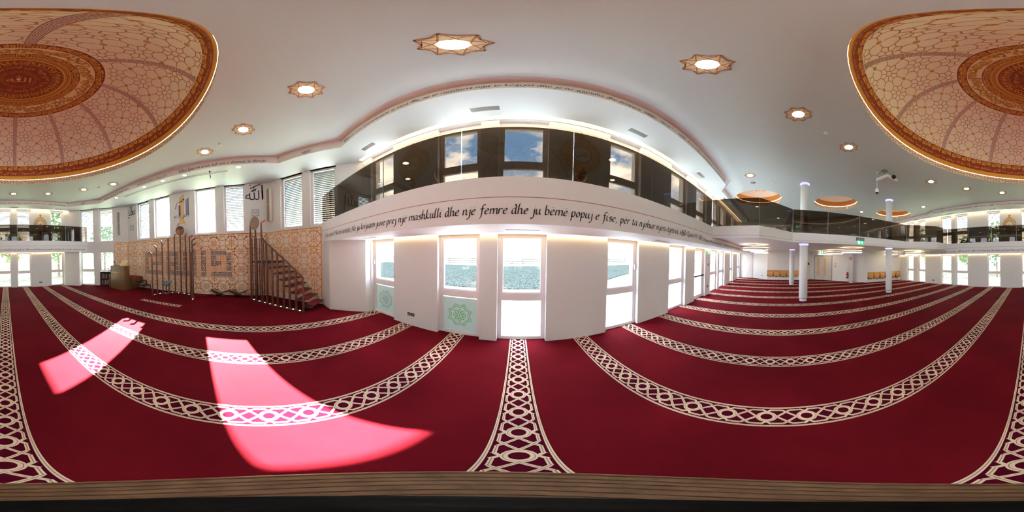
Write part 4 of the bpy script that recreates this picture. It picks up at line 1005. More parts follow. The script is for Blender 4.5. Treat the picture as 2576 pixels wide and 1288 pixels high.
for y, z, lab in ((-.23, 3.47, 'silver ornamental wall clock below the large black calligraphy near the pulpit'), (-6.89, 3.46, 'silver ornamental wall clock below the round black calligraphy on the left')):
    e = thing('wall_clock', lab, 'clock', (XQ, y, z), pi / 2, 'silver ornamental wall clocks')
    mb = MB(); P = []
    for k in range(64):
        a = 2 * pi * k / 64; r = .155 + (.05 if k % 16 in (7, 8, 9) else .015 * abs(sin(a * 4))); P.append((r * cos(a), r * sin(a)))
    n = 64; mb.add([(x, -.03, y_) for x, y_ in P] + [(x, 0, y_) for x, y_ in P], [tuple(range(n))] + [(i, n + i, n + (i + 1) % n, (i + 1) % n) for i in range(n)])
    mb.build('case', mat('brushed_silver', (168, 166, 170), .35, .6), e, local=True)
    mb = MB(); mb.disc((0, -.032, 0), .135, 40, 0, 'y')
    for k in range(12): a = 2 * pi * k / 12; put(mb, segq((.105 * cos(a), .105 * sin(a)), (.125 * cos(a), .125 * sin(a)), .008), lambda u, v: (u, -.034, v), 1)
    mb.build('dial', [mat('clock_dial', (206, 204, 206), .4), DARK], e, local=True)
    for q in (segq((-.02, -.01), (.09, .035), .012), segq((.02, -.005), (-.1, .02), .009)): mb = MB(); put(mb, q, lambda u, v: (u, -.036, v)); mb.build('clock_hand', DARK, e, local=True)

# ---------------------------------------------------------------- prayer niche screen
e = thing('prayer_niche_screen', 'semicircle of tall bronze tubes forming the prayer niche, with round plaque on top', 'prayer niche', (-5.60, -3.55, 0))
tops = [1.93, 2.22, 2.45, 2.60, 2.74, 2.66, 2.74, 2.60, 2.45, 2.22, 1.93]; rs = .93
for k in range(11):
    a = pi / 2 + pi * (10 - k) / 10 ; a = -pi / 2 - pi * k / 10
    x, y = rs * cos(a), rs * sin(a); h = tops[k]; tx, ty = (cos(a), sin(a))
    s = -1 if k < 5 else 1
    mb = MB()
    if k == 5: mb.tube([(x, y, .02), (x, y, h + .02)], .033, 12)
    else: mb.tube([(x, y, .02), (x, y, h - .12), (x + tx * .02, y + ty * .02, h - .085), (x + tx * .15, y + ty * .15, h)], .033, 12)
    mb.build('tube_post', BRONZE, e, local=True)
    if k < 10:
        b = a - pi / 20; mb = MB(); mb.lathe([(.028, .0245), (.026, .032), (0, .036)], (rs * cos(b), rs * sin(b), 0), 14); mb.build('floor_light', emis('small_floor_light', (255, 226, 200), 1.6), e, local=True)
mb = MB(); n = 40; V = []
for k in range(n + 1):
    a = -pi / 2 - pi * k / n
    for r, z in ((rs - .05, 0), (rs + .05, 0), (rs + .05, .024), (rs - .05, .024)): V.append((r * cos(a), r * sin(a), z))
mb.add(V, [(4 * k + j, 4 * k + (j + 1) % 4, 4 * k + 4 + (j + 1) % 4, 4 * k + 4 + j) for k in range(n) for j in range(4)]); mb.build('base_rail', BRONZE, e, local=True)
mb = MB(); mb.tube([(-rs + .01, 0, 2.87), (-rs + .035, 0, 2.87)], .215, 40); pl = mb.build('plaque', mat('plaque_bronze', (94, 70, 62), .35, .6), e, local=True)
mb = MB(); fpl = lambda u, v: (-rs + .038, u, v); put(mb, ar_fit('ﷲ', -.185, -.02, 2.82, 2.97) + ar_fit('أكبر', .0, .185, 2.82, 2.96), fpl)
for k in range(3): put(mb, nib(smooth([(-.185 + .02 * k, 2.81 - .04 * k), (0, 2.79 - .04 * k), (.185 - .02 * k, 2.81 - .04 * k)]), .03), fpl)
mb.build('plaque_lettering', COPPER, pl, local=True)
# small stand with tablet inside the niche
e = thing('tablet_stand', 'low black stand with tilted blue tablet inside the prayer niche', 'stand', (-6.15, -4.12, 0))
mb = MB(); mb.box(-.14, -.14, 0, .14, .14, .02); mb.build('base', BLACKM, e, local=True)
mb = MB(); mb.tube([(0, 0, .02), (0, 0, .46)], .022, 10); mb.build('pole', BLACKM, e, local=True)
mb = MB(); mb.obox((0, 0, .50), (.13, 0, -.07), (0, .17, 0), (.005, 0, .01)); mb.build('desk_top', BLACKM, e, local=True)
mb = MB(); mb.obox((.006, 0, .514), (.115, 0, -.062), (0, .155, 0), (.002, 0, .004)); mb.build('blue_pad', mat('blue_pad', (92, 130, 150), .4), e, local=True)
# small carpet stripe for the prayer leader
mb = MB(); mb.box(-.13, -.88, 0, .13, .88, .004)
lm = carpet_material('leader_stripe', -4.81, xr=(-4.96, -4.66))
solo(mb, 'prayer_mat', lm, 'short cream patterned carpet strip lying in front of the prayer niche', 'prayer mat', (-4.81, -3.54, .001))

# ---------------------------------------------------------------- pulpit
P0 = Vector((-6.17, -.42, 0)); dd = Vector((.718, .696, 0)); wn = Vector((-.696, .718, 0))
e = thing('pulpit', 'tall bronze tube pulpit with floating red-carpeted steps against the lattice panel', 'pulpit', P0)
ps = [0, .29, .60, .83, 1.09, 1.31, 1.56, 1.79, 2.03, 2.27]
ptop = [2.84, 2.62, 2.84, 2.12, 1.95, 1.77, 1.60, 1.43, 1.25, 1.06]
for k in range(10):
    p = dd * ps[k]; mb = MB(); mb.tube([(p.x, p.y, 0), (p.x, p.y, ptop[k])], .035, 12); mb.build('tube_post', BRONZE, e, local=True)
    if k < 9:
        q = dd * ((ps[k] + ps[k + 1]) / 2); mb = MB(); mb.lathe([(.028, .026), (.026, .034), (0, .037)], (q.x, q.y, 0), 14); mb.build('floor_light', emis('small_floor_light', (255, 226, 200), 1.6), e, local=True)
    if k >= 2 and k < 9:
        h0 = ptop[k] if k > 2 else 2.34
        q = dd * ps[k + 1]; mb = MB(); mb.tube([(p.x, p.y, h0 - .02), (p.x + (q.x - p.x) * .8, p.y + (q.y - p.y) * .8, ptop[k + 1] + .03), (q.x, q.y, ptop[k + 1] - .03)], .03, 10); mb.build('handrail', BRONZE, e, local=True)
mb = MB(); mb.obox(dd * 1.134 + Vector((0, 0, .013)), dd * 1.2, wn * .05, (0, 0, .013)); mb.build('base_rail', BRONZE, e, local=True)
q = dd * .60; mb = MB(); mb.tube([(q.x, q.y, 2.84), (q.x + .02, q.y + .06, 2.88), (q.x + .05, q.y + .16, 2.92)], .026, 10); mb.build('grip', COPPER, e, local=True)
q = dd * .30 - wn * .04; mb = MB(); mb.tube([tuple(q + Vector((0, 0, 2.86))), tuple(q - wn * .025 + Vector((0, 0, 2.86)))], .24, 40); pl = mb.build('plaque', mat('plaque_bronze2', (110, 88, 74), .35, .5), e, local=True)
mb = MB(); fp = lambda u, v: tuple(q - wn * .029 + dd * u + Vector((0, 0, v)))
put(mb, ar_fit('ﷲ', -.16, -.02, 2.82, 2.96) + ar_fit('محمد', .01, .17, 2.82, 2.93), fp)
for k in range(2): put(mb, nib(smooth([(-.16, 2.79 - .035 * k), (0, 2.775 - .035 * k), (.16, 2.79 - .035 * k)]), .02), fp)
mb.build('plaque_lettering', COPPER, pl, local=True)
for k in range(7):
    s, z = 2.36 - .218 * k, .185 * (k + 1); c = dd * s + wn * .47
    mb = MB(); mb.obox(c + Vector((0, 0, z - .02)), dd * .14, wn * .44, (0, 0, .018)); t_ = mb.build('step', mat('step_bronze', (84, 66, 54), .4, .5), e, local=True)
    mb = MB(); mb.obox(c + Vector((0, 0, z)), dd * .125, wn * .27, (0, 0, .012)); mb.build('step_carpet', REDCARPET, t_, local=True)
mb = MB(); mb.obox(dd * .42 + wn * .47 + Vector((0, 0, 1.45)), dd * .46, wn * .44, (0, 0, .03)); mb.build('platform', mat('step_bronze', (84, 66, 54), .4, .5), e, local=True)
for k in range(7):
    c = -dd * .04 + wn * (.12 + .125 * k); mb = MB(); mb.tube([(c.x, c.y, 0), (c.x, c.y, 2.36)], .02, 10); mb.build('back_post', BRONZE, e, local=True)

# folding book stands
for y, lab in ((-1.80, 'folding wooden book stand by the lattice panel, nearer the prayer niche'), (-1.02, 'folding wooden book stand by the lattice panel, nearer the pulpit')):
    e = thing('folding_book_stand', lab, 'book stand', (-6.60, y, 0), 0, 'folding wooden book stands')
    for s in (-1, 1):
        mb = MB(); mb.obox((0 + s * .0, s * .06, .125), (.13 if s < 0 else .12, 0, 0), (0, .30 * s, .115), (0, -.006 * .4, .008)); mb.build('leg_board', mat('dark_walnut', (60, 36, 30), .5), e, local=True)
    mb = MB(); mb.obox((.02, -.13, .235), (.11, 0, 0), (0, .10, -.04), (0, .004, .010)); mb.build('book_rest', mat('worn_board', (150, 116, 88), .5), e, local=True)

# ---------------------------------------------------------------- preaching desk, platform, steps
e = thing('preaching_desk', 'big dark brown lacquered preaching desk with gold calligraphy on its front', 'lectern', (-5.73, -6.83, 0))
mb = MB(); mb.box(-.20, -.57, 0, .20, .56, 1.27); mb.build('body', DWOOD, e, local=True)
mb = MB(); mb.prism([(-.2, -.57), (.2, -.57), (.2, 0), (-.2, 0)], 1.27, 1.275); mb.build('top', DWOOD, e, local=True)
mb = MB(); put(mb, ar_fit('بسم الله', -.48, .02, .82, .98) + ar_fit('الرحمن الرحيم', -.02, .52, .80, 1.0) + nib(smooth([(.12, .9), (.2, 1.05), (.3, 1.0), (.42, 1.06)]), .022), lambda u, v: (.204, -u * -1, v)); mb.build('front_lettering', COPPER, e, local=True)
mb = MB(); mb.obox((.0, .28, 1.36), (.16, 0, .0), (0, .22, .03), (-.05, -.0, .09)); 
e2 = thing('book_rest', 'beige sloping book rest standing on top of the brown preaching desk', 'book rest', (-5.75, -6.55, 1.27))
mb = MB(); mb.obox((-.04, 0, .14), (-.10, 0, .13), (0, .23, 0), (.007, 0, .006)); mb.build('board', mat('pale_board', (226, 196, 150), .5), e2, local=True)
mb = MB(); mb.box(.05, -.23, 0, .09, .23, .03); mb.build('ledge', mat('pale_board', (226, 196, 150), .5), e2, local=True)
e2 = thing('desk_microphone', 'small black gooseneck microphone on the left end of the preaching desk', 'microphone', (-5.62, -7.12, 1.275))
mb = MB(); mb.lathe([(.05, 0), (.05, .02), (.012, .03)], n=16); mb.build('foot', DARK, e2, local=True)
mb = MB(); mb.tube([(0, 0, .02), (0, 0, .12), (.02, -.01, .17)], .009, 8); mb.build('neck', DARK, e2, local=True)
mb = MB(); mb.lathe([(0, .14), (.03, .155), (.042, .19), (.03, .225), (0, .235)], (.02, -.01, 0), 14); mb.build('foam_cap', DARK, e2, local=True)
e2 = thing('flower_vase', 'dark artificial flowers in a vase at the window edge behind the desk', 'vase', (-5.62, -7.55, .0))
mb = MB(); mb.lathe([(.0, 0), (.09, 0), (.10, .3), (.05, .55), (.07, .62)], n=20); mb.build('vase', mat('vase_glaze', (70, 62, 60), .3), e2, local=True)
mb = MB(); rr = random.Random(4)
for k in range(26):
    a, r, z = rr.uniform(0, 2 * pi), rr.uniform(.02, .16), rr.uniform(.72, 1.18)
    mb.tube([(0, 0, .6), (r * cos(a) * .5, r * sin(a) * .5, .6 + (z - .6) * .6), (r * cos(a), r * sin(a), z)], .005, 5)
    c = Vector((r * cos(a), r * sin(a), z)); u = Vector((cos(a + 1), sin(a + 1), .3)) * .05
    mb.obox(c, u, Vector((-u.y, u.x, .02)) * .5, (0, 0, .004))
mb.build('foliage', mat('dark_leaf', (40, 48, 58), .6), e2, local=True)
e = thing('desk_platform', 'dark wooden platform with red carpeted top behind the preaching desk', 'platform', (-6.36, -6.62, 0))
mb = MB(); mb.box(-.41, -.60, .28, .42, .52, .63); mb.box(-.36, -.55, 0, .38, .30, .28); mb.build('body', DWOOD, e, local=True)
mb = MB(); mb.box(-.40, -.59, .63, .41, .50, .645); mb.build('carpet_top', REDCARPET, e, local=True)
mb = MB(); mb.box(.10, .34, 0, .16, .40, .28); mb.build('leg', DWOOD, e, local=True)
e = thing('platform_steps', 'black angular step frame leading up to the desk platform along the lattice panel', 'steps', (-6.45, -5.80, 0))
for x in (-.30, .22):
    mb = MB()
    for a, b, c, d in ((-.29, .40, -.01, .43), (-.02, .21, .01, .43), (-.01, .20, .27, .23), (.245, 0, .275, .23)): mb.box(x - .012, a, b, x + .012, c, d)
    mb.build('side_frame', BLACKM, e, local=True)
for y0, z in ((-.29, .40), (-.01, .20)):
    mb = MB(); mb.box(-.29, y0, z, .21, y0 + .27, z + .028); mb.build('tread', BLACKM, e, local=True)

# ---------------------------------------------------------------- bookcase with books
pB = LA + dL * .70
e = thing('bookcase', 'low dark bookcase built into the corner window recess behind the desk', 'bookcase', (pB.x, pB.y, 0), 3 * pi / 4)
mb = MB(); w = .88
mb.box(0, .01, 0, .03, .34, .86); mb.box(w - .03, .01, 0, w, .34, .86); mb.box(.03, .32, 0, w - .03, .34, .86); mb.box(.03, .01, .83, w - .03, .32, .86); mb.box(.03, .01, 0, w - .03, .32, .06)
mb.build('carcass', BLACKM, e, local=True)
mb = MB(); mb.box(.03, .02, .42, w - .03, .32, .445); mb.build('shelf', DWOOD, e, local=True)
BC = [((60, 70, 96), 'slate blue'), ((120, 40, 42), 'dark red'), ((44, 60, 52), 'dark green'), ((150, 130, 100), 'tan'), ((70, 70, 74), 'grey'), ((166, 96, 60), 'orange brown'), ((30, 34, 60), 'navy'), ((190, 180, 160), 'cream')]
rr = random.Random(9)
for sh, z in ((0, .06), (1, .445)):
    x = .05; k = 0
    while x < w - .1:
        t_ = rr.uniform(.035, .065); h = rr.uniform(.23, .31); (rgb, nm) = BC[(k * 3 + sh) % 8]
        lab = f'{nm} upright book on the {"upper" if sh else "lower"} shelf of the dark bookcase, {(ORD + ["tenth", "eleventh", "twelfth", "thirteenth", "fourteenth", "fifteenth"])[k]} from the left'
        p = pB + dL * (x + t_ / 2)
        b = thing('book', lab, 'book', (p.x, p.y, z), 3 * pi / 4, 'books in the dark bookcase')
        mb = MB(); mb.box(-t_ / 2 + .001, .06, 0, t_ / 2 - .001, .066, h); mb.box(-t_ / 2 + .001, .06, 0, -t_ / 2 + .004, .25, h); mb.box(t_ / 2 - .004, .06, 0, t_ / 2 - .001, .25, h); mb.build('cover', mat('book_' + nm.replace(' ', '_'), rgb, .6), b, local=True)
        mb = MB(); mb.box(-t_ / 2 + .005, .068, .006, t_ / 2 - .005, .245, h - .008); mb.build('pages', mat('paper', (220, 210, 190), .8), b, local=True)
        x += t_ + .003; k += 1

# ---------------------------------------------------------------- folding seats along the back wall
def seat(label, P, rz):
    e = thing('tip_up_chair', label, 'chair', P, rz, 'wooden tip-up wall chairs')
    mb = MB(); mb.prism([(-.245, -.03), (.245, -.03), (.245, 0), (-.245, 0)], .38, .78); mb.build('backrest', BEECH, e, local=True)
    prof = [(-.06, .655), (-.10, .60), (-.115, .48), (-.11, .34), (-.085, .27)]
    mb = MB(); V = []
    for y, z in prof: V += [(-.20, y, z), (.20, y, z)]
    for y, z in prof: V += [(-.20, y + .022, z), (.20, y + .022, z)]
    n = len(prof); mb.add(V, [(2 * i, 2 * i + 1, 2 * i + 3, 2 * i + 2) for i in range(n - 1)] + [(2 * n + 2 * i, 2 * n + 2 * i + 2, 2 * n + 2 * i + 3, 2 * n + 2 * i + 1) for i in range(n - 1)] + [(2 * i, 2 * i + 2, 2 * n + 2 * i + 2, 2 * n + 2 * i) for i in range(n - 1)] + [(2 * i + 1, 2 * n + 2 * i + 1, 2 * n + 2 * i + 3, 2 * i + 3) for i in range(n - 1)] + [(0, 2 * n, 2 * n + 1, 1), (2 * n - 2, 2 * n - 1, 4 * n - 1, 4 * n - 2)])
    mb.build('seat', BEECH, e, local=True)
    mb = MB(); mb.box(-.25, -.06, .28, -.21, 0, .42); mb.build('hinge_bracket', BLACKM, e, local=True); mb = MB(); mb.box(-.06, -.09, .245, .06, -.03, .275); mb.build('seat_stop', BLACKM, e, local=True)
a, b = Vector((13.335, .27)), Vector((13.255, -1.82))
for k in range(5):
    p = a.lerp(b, k / 4); seat(f'beech tip-up chair in the row by the white door, {ORD[k]} from the street side', (p.x - .005, p.y, 0), -pi / 2 - .02)
a, b = Vector((10.395, -7.02)), Vector((10.165, -9.62)); ang = atan2(b.y - a.y, b.x - a.x)
for k in range(6):
    p = a.lerp(b, k / 5); seat(f'beech tip-up chair in the row near the garden side, {ORD[k]} from the grey double door', (p.x - .01, p.y, 0), ang)

# ---------------------------------------------------------------- doors, extinguisher, small signs on back wall
e = thing('door_2', 'white door in the back wall beside the street-side windows', 'door', (14.1, 2.92, 0), -pi / 2, None, 'structure')
mb = MB(); mb.box(0, -.02, 0, .04, .03, 2.05); mb.box(1.04, -.02, 0, 1.08, .03, 2.05); mb.box(.04, -.02, 2.0, 1.04, .03, 2.05); mb.build('door_frame', FRAME, e, local=True)
mb = MB(); mb.box(.045, -.012, .01, 1.035, .02, 1.995); mb.build('door_leaf', WHITEP, e, local=True)
mb = MB(); mb.box(.93, -.06, 1.0, .96, -.012, 1.03); mb.box(.84, -.06, 1.0, .95, -.045, 1.02); mb.build('handle', GREY, e, local=True)
Dv = Vector((-1, -1, 0)).normalized(); DO = Vector((13.9, -3.25, 0)); rzD = 5 * pi / 4
e = thing('door_3', 'grey double door with two wood-coloured glass strips in the diagonal back wall', 'door', DO + Dv * .31, rzD, None, 'structure')
w = 1.72; mb = MB(); frame_rects(mb, w, -.07, 2.03, .06, -.03, .03); mb.build('door_frame', mat('door_frame_grey', (150, 140, 138), .5), e, local=True)
DG = mat('door_grey', (196, 188, 184), .5)
for x0, x1, g in ((.065, .93, (.32, .52)), (.94, 1.655, (.98, 1.17))):
    mb = MB(); mb.box(x0, -.02, .01, g[0], .02, 1.965); mb.box(g[1], -.02, .01, x1, .02, 1.965); mb.box(g[0], -.02, .01, g[1], .02, .32); mb.box(g[0], -.02, 1.80, g[1], .02, 1.965); lf = mb.build('door_leaf', DG, e, local=True)
    mb = MB(); mb.box(g[0], -.006, .32, g[1], .006, 1.80); mb.build('glass_strip', mat('wood_tone_glass', (200, 156, 104), .3), lf, local=True)
mb = MB(); mb.box(.86, -.07, .93, .90, -.02, .96); mb.box(.74, -.07, .935, .88, -.055, .955); mb.build('handle', GREY, e, local=True)
def plate(name, label, cat, P, rz, w, h, m, sign=None, mats2=None, d=.02):
    e = MB(); e.box(-w / 2, -d, -h / 2, w / 2, 0, h / 2, 0)
    if sign: sign(e, -d - .002)
    return solo(e, name, [m] + (mats2 or []), label, cat, P, None, None, True, rz)
RED = mat('signal_red', (176, 40, 44), .45)
def callp(mb, y): mb.box(-.025, y, -.025, .025, y + .002, .025, 1)
p = DO + Dv * 2.31
plate('fire_alarm_button', 'red fire alarm button right of the grey double door', 'alarm button', (p.x, p.y, 1.36), rzD, .09, .09, RED, callp, [WHITEP])
plate('light_switch', 'small dark switch under the fire alarm button by the grey double door', 'switch', (p.x, p.y, 1.16), rzD, .085, .085, DARK, lambda mb, y: mb.box(-.02, y, -.025, .02, y + .002, .025, 1), [GREY])
plate('wall_display', 'small black wall display left of the grey double door', 'display', (13.62, -2.91, 1.31), -pi / 2 - .68, .26, .19, DARK, lambda mb, y: mb.box(-.115, y, -.08, .115, y + .002, .08, 1), [mat('dark_screen', (30, 28, 34), .15)])
p = DO + Dv * 3.36 - Vector((.707, -.707, 0)) * .09
e = thing('fire_extinguisher', 'red fire extinguisher hanging on the diagonal wall beside the back column', 'fire extinguisher', (p.x, p.y, .28), rzD)
mb = MB(); mb.lathe([(0, .07), (.075, .07), (.078, .1), (.078, .34), (.05, .40), (.025, .42), (0, .42)], n=24); mb.build('cylinder', RED, e, local=True)
mb = MB(); mb.lathe([(0, 0), (.08, 0), (.08, .075), (0, .075)], n=24); mb.build('base_cup', DARK, e, local=True)
mb = MB(); mb.lathe([(.026, .41), (.026, .45), (0, .455)], n=14); mb.box(-.02, -.09, .45, .02, .04, .47); mb.build('valve', DARK, e, local=True)
mb = MB(); mb.tube([(.02, 0, .44), (.08, -.02, .47), (.105, -.03, .40), (.10, -.03, .2), (.09, -.02, .12)], .012, 8); mb.build('hose', DARK, e, local=True)
mb = MB(); mb.add([(.0795 * cos(a), .0795 * sin(a), z) for z in (.14, .2) for a in [radians(-140 + 12 * i) for i in range(9)]], [(i, i + 1, 10 + i, 9 + i) for i in range(8)]); mb.build('label', WHITEP, e, local=True)
def ext_sign(mb, y):
    put(mb, [[(-.035, -.07), (.015, -.07), (.015, .04), (-.035, .04)]] + segq((.0, .05), (.04, .02), .015) + segq((.04, .02), (.045, -.05), .012), lambda u, v: (u, y, v), 1)
cx = Vector((10.98, -5.66, 0)) + Vector((-.707, .707, 0)) * .18
plate('fire_extinguisher_sign', 'red fire extinguisher pictogram high on the back column', 'sign', (cx.x, cx.y, 1.79), rzD, .16, .2, RED, ext_sign, [WHITEP], .006)
plate('fire_alarm_button', 'red fire alarm button on the pier beside the emergency door', 'alarm button', (6.93, YF, 1.40), 0, .1, .1, RED, callp, [WHITEP])

# exit signs
EXG = mat('exit_green', (0, 150, 104), .4, emit=(0, 170, 120), es=.9); EXW = emis('exit_white', (255, 255, 255), 2.5)
def exit_pict(mb, f, w, h):
    put(mb, [[(-w * .42, -h * .4), (-w * .12, -h * .4), (-w * .12, h * .4), (-w * .42, h * .4)]], f, 1)
    c = w * .22; put(mb, [[(c - h * .12, h * .36), (c - h * .12, -h * .02), (c + h * .12, -h * .02), (c + h * .12, h * .36)], [(c - h * .34, 0), (c, -h * .4), (c + h * .34, 0)]], f, 1)
    put(mb, segq((-w * .3, h * .1), (-w * .24, -h * .12), w * .035) + segq((-w * .24, -h * .12), (-w * .32, -h * .32), w * .03) + segq((-w * .3, h * .08), (-w * .2, -h * .02), w * .025), lambda u, v: tuple(Vector(f(u, v)) + Vector((0, 0, 0))), 2)
e = thing('exit_sign', 'green lit exit sign with grey housing on the cross gallery edge', 'exit sign', (6.10, -3.56, 2.40), -pi / 2)
mb = MB(); mb.box(-.19, -.09, .155, .17, 0, .29); mb.build('housing', mat('housing_grey', (96, 104, 104), .4), e, local=True)
mb = MB()
for k in range(7): mb.box(-.17 + k * .05, -.094, .165, -.15 + k * .05, -.089, .28)
mb.build('housing_rib', GREY, e, local=True)
mb = MB(); mb.box(-.155, -.06, 0, .165, -.03, .155, 0); exit_pict(mb, lambda u, v: (u, -.0625, v + .078), .30, .14); mb.build('sign_plate', [EXG, EXW, EXG], e, local=True)
for lab, P, rz, w, h in (('small green lit exit sign hanging under the cross gallery before the grey double door', (11.4, -3.44, 2.22), rzD, .36, .15), ('small green exit sign on the wall above the emergency door pier', (6.88, YF - .03, 1.93), 0, .2, .1),
                         ('small green lit exit sign behind the smoked glass at the upper back wall', (13.2, -1.95, 4.35), -pi / 2, .36, .16)):
    mb = MB(); mb.box(-w / 2, -.02, -h / 2, w / 2, .02, h / 2, 0); exit_pict(mb, lambda u, v: (u, -.023, v), w * .95, h * .9)
    if P[0] == 11.4: mb.box(-.01, -.01, h / 2, .01, .01, h / 2 + .07, 3)
    solo(mb, 'exit_sign', [EXG, EXW, EXG, GREY], lab, 'exit sign', P, rz=rz)

# ---------------------------------------------------------------- ring pendant lamps under the cross gallery
RINGG = emis('ring_lamp_glow', (255, 232, 200), 5)
def ring_lamp(label, x, y):
    e = thing('ring_pendant_lamp', label, 'pendant lamp', (x, y, 2.37), 0, 'white ring pendant lamps'); r = .55; b = -.25
    mb = MB(); mb.lathe([(r, b), (r, b + .09), (r - .02, b + .095), (r - .07, b + .09), (r - .07, b)], n=48); mb.build('ring', WHITEP, e, local=True)
    mb = MB(); mb.lathe([(r - .002, b - .001), (r - .02, b - .018), (r - .05, b - .018), (r - .068, b - .001)], n=48); mb.build('lower_diffuser', RINGG, e, local=True)
    mb = MB(); mb.lathe([(r - .02, b + .099), (r - .06, b + .099)], n=48); mb.build('upper_diffuser', emis('ring_lamp_up', (255, 224, 180), 9), e, local=True)
    mb = MB(); mb.lathe([(.05, 0), (.05, -.025), (0, -.03)], (-.12, 0, 0), 16); mb.build('canopy', WHITEP, e, local=True)
    mb = MB()
    for k in range(3): a = 2 * pi * k / 3; mb.tube([(-.12, 0, -.02), ((r - .035) * cos(a), (r - .035) * sin(a), b + .09)], .0025, 5)
    mb.build('wire', GREY, e, local=True)
for x, y, l in ((7.62, .92, 'closest on street side'), (9.93, .9, 'second on street side'), (12.4, .95, 'farthest on street side'), (7.75, -4.03, 'closest in the middle'), (10.25, -4.05, 'second in the middle'), (12.2, -3.95, 'farthest in the middle, before the double door'), (7.35, -8.45, 'closest on garden side'), (9.4, -8.2, 'second on garden side')):
    ring_lamp(f'white ring-shaped pendant lamp under the cross gallery, {l}', x, y)

# ---------------------------------------------------------------- projector and camera
e = thing('projector', 'white ceiling projector with black lens hanging beside the big dome', 'projector', (4.28, -3.52, ZC), radians(8))
mb = MB(); mb.box(-.28, -.26, -.47, .24, .26, -.33); mb.build('body', mat('projector_white', (206, 206, 204), .45), e, local=True)
mb = MB(); mb.box(-.28, -.26, -.33, .24, .26, -.315); mb.build('top_plate', DARK, e, local=True)
mb = MB(); mb.tube([(-.27, -.02, -.37), (-.35, -.02, -.37)], .075, 24); mb.build('lens', DARK, e, local=True)
mb = MB(); mb.tube([(.05, .05, -.315), (.05, .05, 0)], .025, 12); mb.box(-.05, -.05, -.012, .15, .15, 0); mb.build('ceiling_mount', GREY, e, local=True)
mb = MB(); mb.tube([(.2, .2, -.33), (.23, .25, -.2), (.1, .1, -.06), (.06, .06, -.02)], .006, 6); mb.build('cable', DARK, e, local=True)
e = thing('security_camera', 'white dome security camera with black lens hanging on a rod below the projector', 'camera', (4.52, -3.30, 4.59))
mb = MB(); mb.tube([(0, 0, .47), (0, 0, -.26)], .012, 8); mb.build('rod', WHITEP, e, local=True)
mb = MB(); mb.lathe([(0, -.25), (.035, -.26), (.06, -.30), (.065, -.38), (.055, -.42)], n=20); mb.build('housing', WHITEP, e, local=True)
mb = MB(); mb.lathe([(.056, -.40), (.05, -.45), (.025, -.48), (0, -.485)], n=20); mb.build('lens_dome', DARK, e, local=True)

# ---------------------------------------------------------------- wooden stool and tripod foot under the panorama camera
e = thing('wooden_stool', 'round turned wooden stool top right below the camera', 'stool', (0, .012, 0))
STW = mat('stool_wood', (116, 90, 66), .5, vary=(30, .3, (1, 1, 9)))
prof = [(0, 1.03), (.168, 1.03), (.176, 1.035), (.178, 1.045), (.178, 1.055)]
r = .178; z = 1.055
mb = MB(); pr = [(.0, 1.02), (.155, 1.02), (.161, 1.03), (.161, 1.064)]
x = .158
while x > .055:
    pr += [(x, 1.070), (x - .004, 1.070), (x - .0055, 1.066), (x - .0075, 1.066), (x - .009, 1.070)]; x -= .019 + .004 * sin(x * 300)
pr += [(0.0, 1.070)]
mb.lathe(pr, n=64, smooth=False); mb.build('seat_top', STW, e, local=True)
for k in range(3):
    a = 2 * pi * k / 3 + .5; mb = MB(); mb.tube([(.08 * cos(a), .08 * sin(a), 1.02), (.145 * cos(a), .145 * sin(a), 0)], [.02, .016], 10); mb.build('leg', STW, e, local=True)
e = thing('camera_base', 'round black camera base standing on the wooden stool', 'tripod base', (0, -.005, 1.0705))
mb = MB(); mb.lathe([(0, 0), (.064, 0), (.066, .008), (.05, .016), (.03, .022), (.016, .05), (.016, .30), (0, .30)], n=32); mb.build('base', mat('matt_black', (8, 7, 7), .8, spec=.15), e, local=True)

# ---------------------------------------------------------------- outside
mb = MB(); mb.add([(-60, -60, -.16), (80, -60, -.16), (80, 80, -.16), (-60, 80, -.16)], [(0, 1, 2, 3)])
solo(mb, 'ground_lawn', mat('lawn', (98, 104, 82), .9, spec=0, vary=(6, .3)), 'green lawn all round the building', 'ground', (0, 0, 0), kind='structure')
mb = MB(); mb.box(-14, 3.32, -.3, 30, 8.1, -.10)
solo(mb, 'ground_paving', mat('pale_paving', (210, 206, 200), .9, spec=0), 'pale paved strip along the street-side windows', 'ground', (0, 0, 0), kind='structure')
mb = MB(); mb.prism([(-22, 8.4), (3.2, 8.4), (9, 12), (30, 22), (30, 24.5), (-22, 21.5)], -.2, -.11)
solo(mb, 'gravel_bed', mat('blue_grey_gravel', (25, 30, 31), .9, spec=0, vary=(13, .95)), 'broad blue grey gravel bed beyond the street-side paving', 'gravel', (0, 0, 0), kind='stuff')
mb = MB(); mb.prism([(-22, 21.5), (30, 24.5), (30, 25.6), (-22, 22.6)], -.2, -.08)
solo(mb, 'kerb_path', mat('pale_paving', (210, 206, 200), .9, spec=0), 'pale kerb path behind the gravel bed', 'path', (0, 0, 0), kind='structure')
e = thing('garden_fence', 'grey slatted fence behind the gravel bed', 'fence', (0, 23.2, -.1), .058)
FW = mat('fence_grey', (40, 40, 42), .7, spec=0)
for k in range(14):
    mb = MB(); mb.box(-21 + 3.6 * k, -.05, 0, -20.9 + 3.6 * k, .05, 1.1); mb.build('post', FW, e, local=True)
for z in (.25, .55, .85):
    mb = MB(); mb.box(-21, -.02, z, 26, .02, z + .13); mb.build('rail', FW, e, local=True)
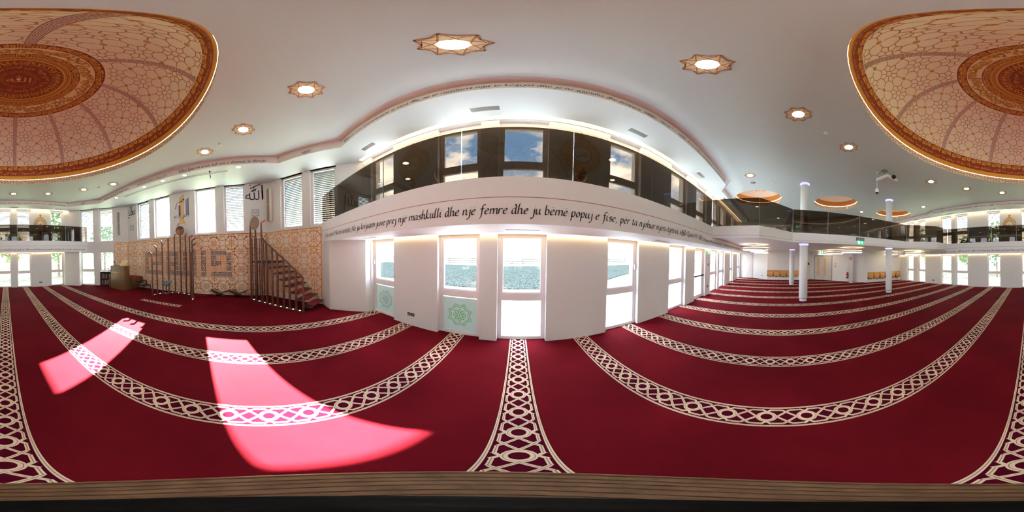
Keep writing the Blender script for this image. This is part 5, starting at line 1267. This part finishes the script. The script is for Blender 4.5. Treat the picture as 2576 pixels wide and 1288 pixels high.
def building(label, x, y, w, d, h, rgb, n):
    e = thing('apartment_building', label, 'building', (x, y, -.16))
    mb = MB(); mb.box(-w / 2, -d / 2, 0, w / 2, d / 2, h); mb.build('wall', mat('house_' + str(n), rgb, .8), e, local=True)
    mb = MB(); mb.box(-w / 2 - .3, -d / 2 - .3, h, w / 2 + .3, d / 2 + .3, h + .3); mb.build('roof', mat('roof_grey', (90, 92, 98), .7), e, local=True)
    for i in range(n):
        for z in (1.0, 4.0, 7.0):
            if z + 1.8 < h: mb = MB(); c = -w / 2 + w * (i + .5) / n; mb.box(c - .6, -d / 2 - .03, z, c + .6, -d / 2, z + 1.5); mb.build('window', mat('house_glass', (168, 186, 184), .3), e, local=True)
building('white apartment block across the street, seen through the middle street-side windows', -4, 44, 20, 8, 7, (120, 120, 116), 6)
building('pale grey building seen through the fourth street-side window', 22, 38, 16, 8, 6, (84, 88, 92), 5)
def tree(label, x, y, h, r, seed):
    rr = random.Random(seed); e = thing('garden_tree', label, 'tree', (x, y, -.16))
    mb = MB(); mb.tube([(0, 0, 0), (rr.uniform(-.1, .1), .05, h * .35), (rr.uniform(-.2, .2), 0, h * .7)], [.16, .12, .05], 8); mb.build('trunk', mat('bark', (74, 60, 48), .9), e, local=True)
    mb = MB()
    for k in range(520):
        a, b = rr.uniform(0, 2 * pi), rr.uniform(-1, 1); q = rr.random() ** .4
        c = Vector((cos(a) * sqrt(1 - b * b) * r * q, sin(a) * sqrt(1 - b * b) * r * q, h * .62 + b * h * .40 * q)); s = rr.uniform(.16, .34)
        u = Vector((rr.uniform(-1, 1), rr.uniform(-1, 1), rr.uniform(-1, 1))).normalized(); v = u.orthogonal().normalized()
        mb.add([c - u * s, c + v * s * .6, c + u * s, c - v * s * .6], [(0, 1, 2, 3)])
    mb.build('crown', mat('leaf_%d' % (seed % 3), [(70, 104, 40), (96, 120, 36), (52, 92, 50)][seed % 3], .7), e, local=True)
for k, (x, y, h, r, d) in enumerate(((-5.4, -16, 6.5, 2.2, 'seen through the corner window by the desk'), (-.9, -21, 5.2, 1.8, 'seen through the second garden-side window'), (3.4, -17, 5.8, 2.0, 'seen through the fourth garden-side window'),
                                 (7.8, -20, 5.0, 1.7, 'seen through the fifth garden-side window'), (13.0, -18.0, 6.2, 2.1, 'seen through the last garden-side window'), (-12.5, -18, 6.0, 2.1, 'farthest left behind the corner windows'))):
    tree('leafy green tree in the garden, ' + d, x, y, h, r, k)
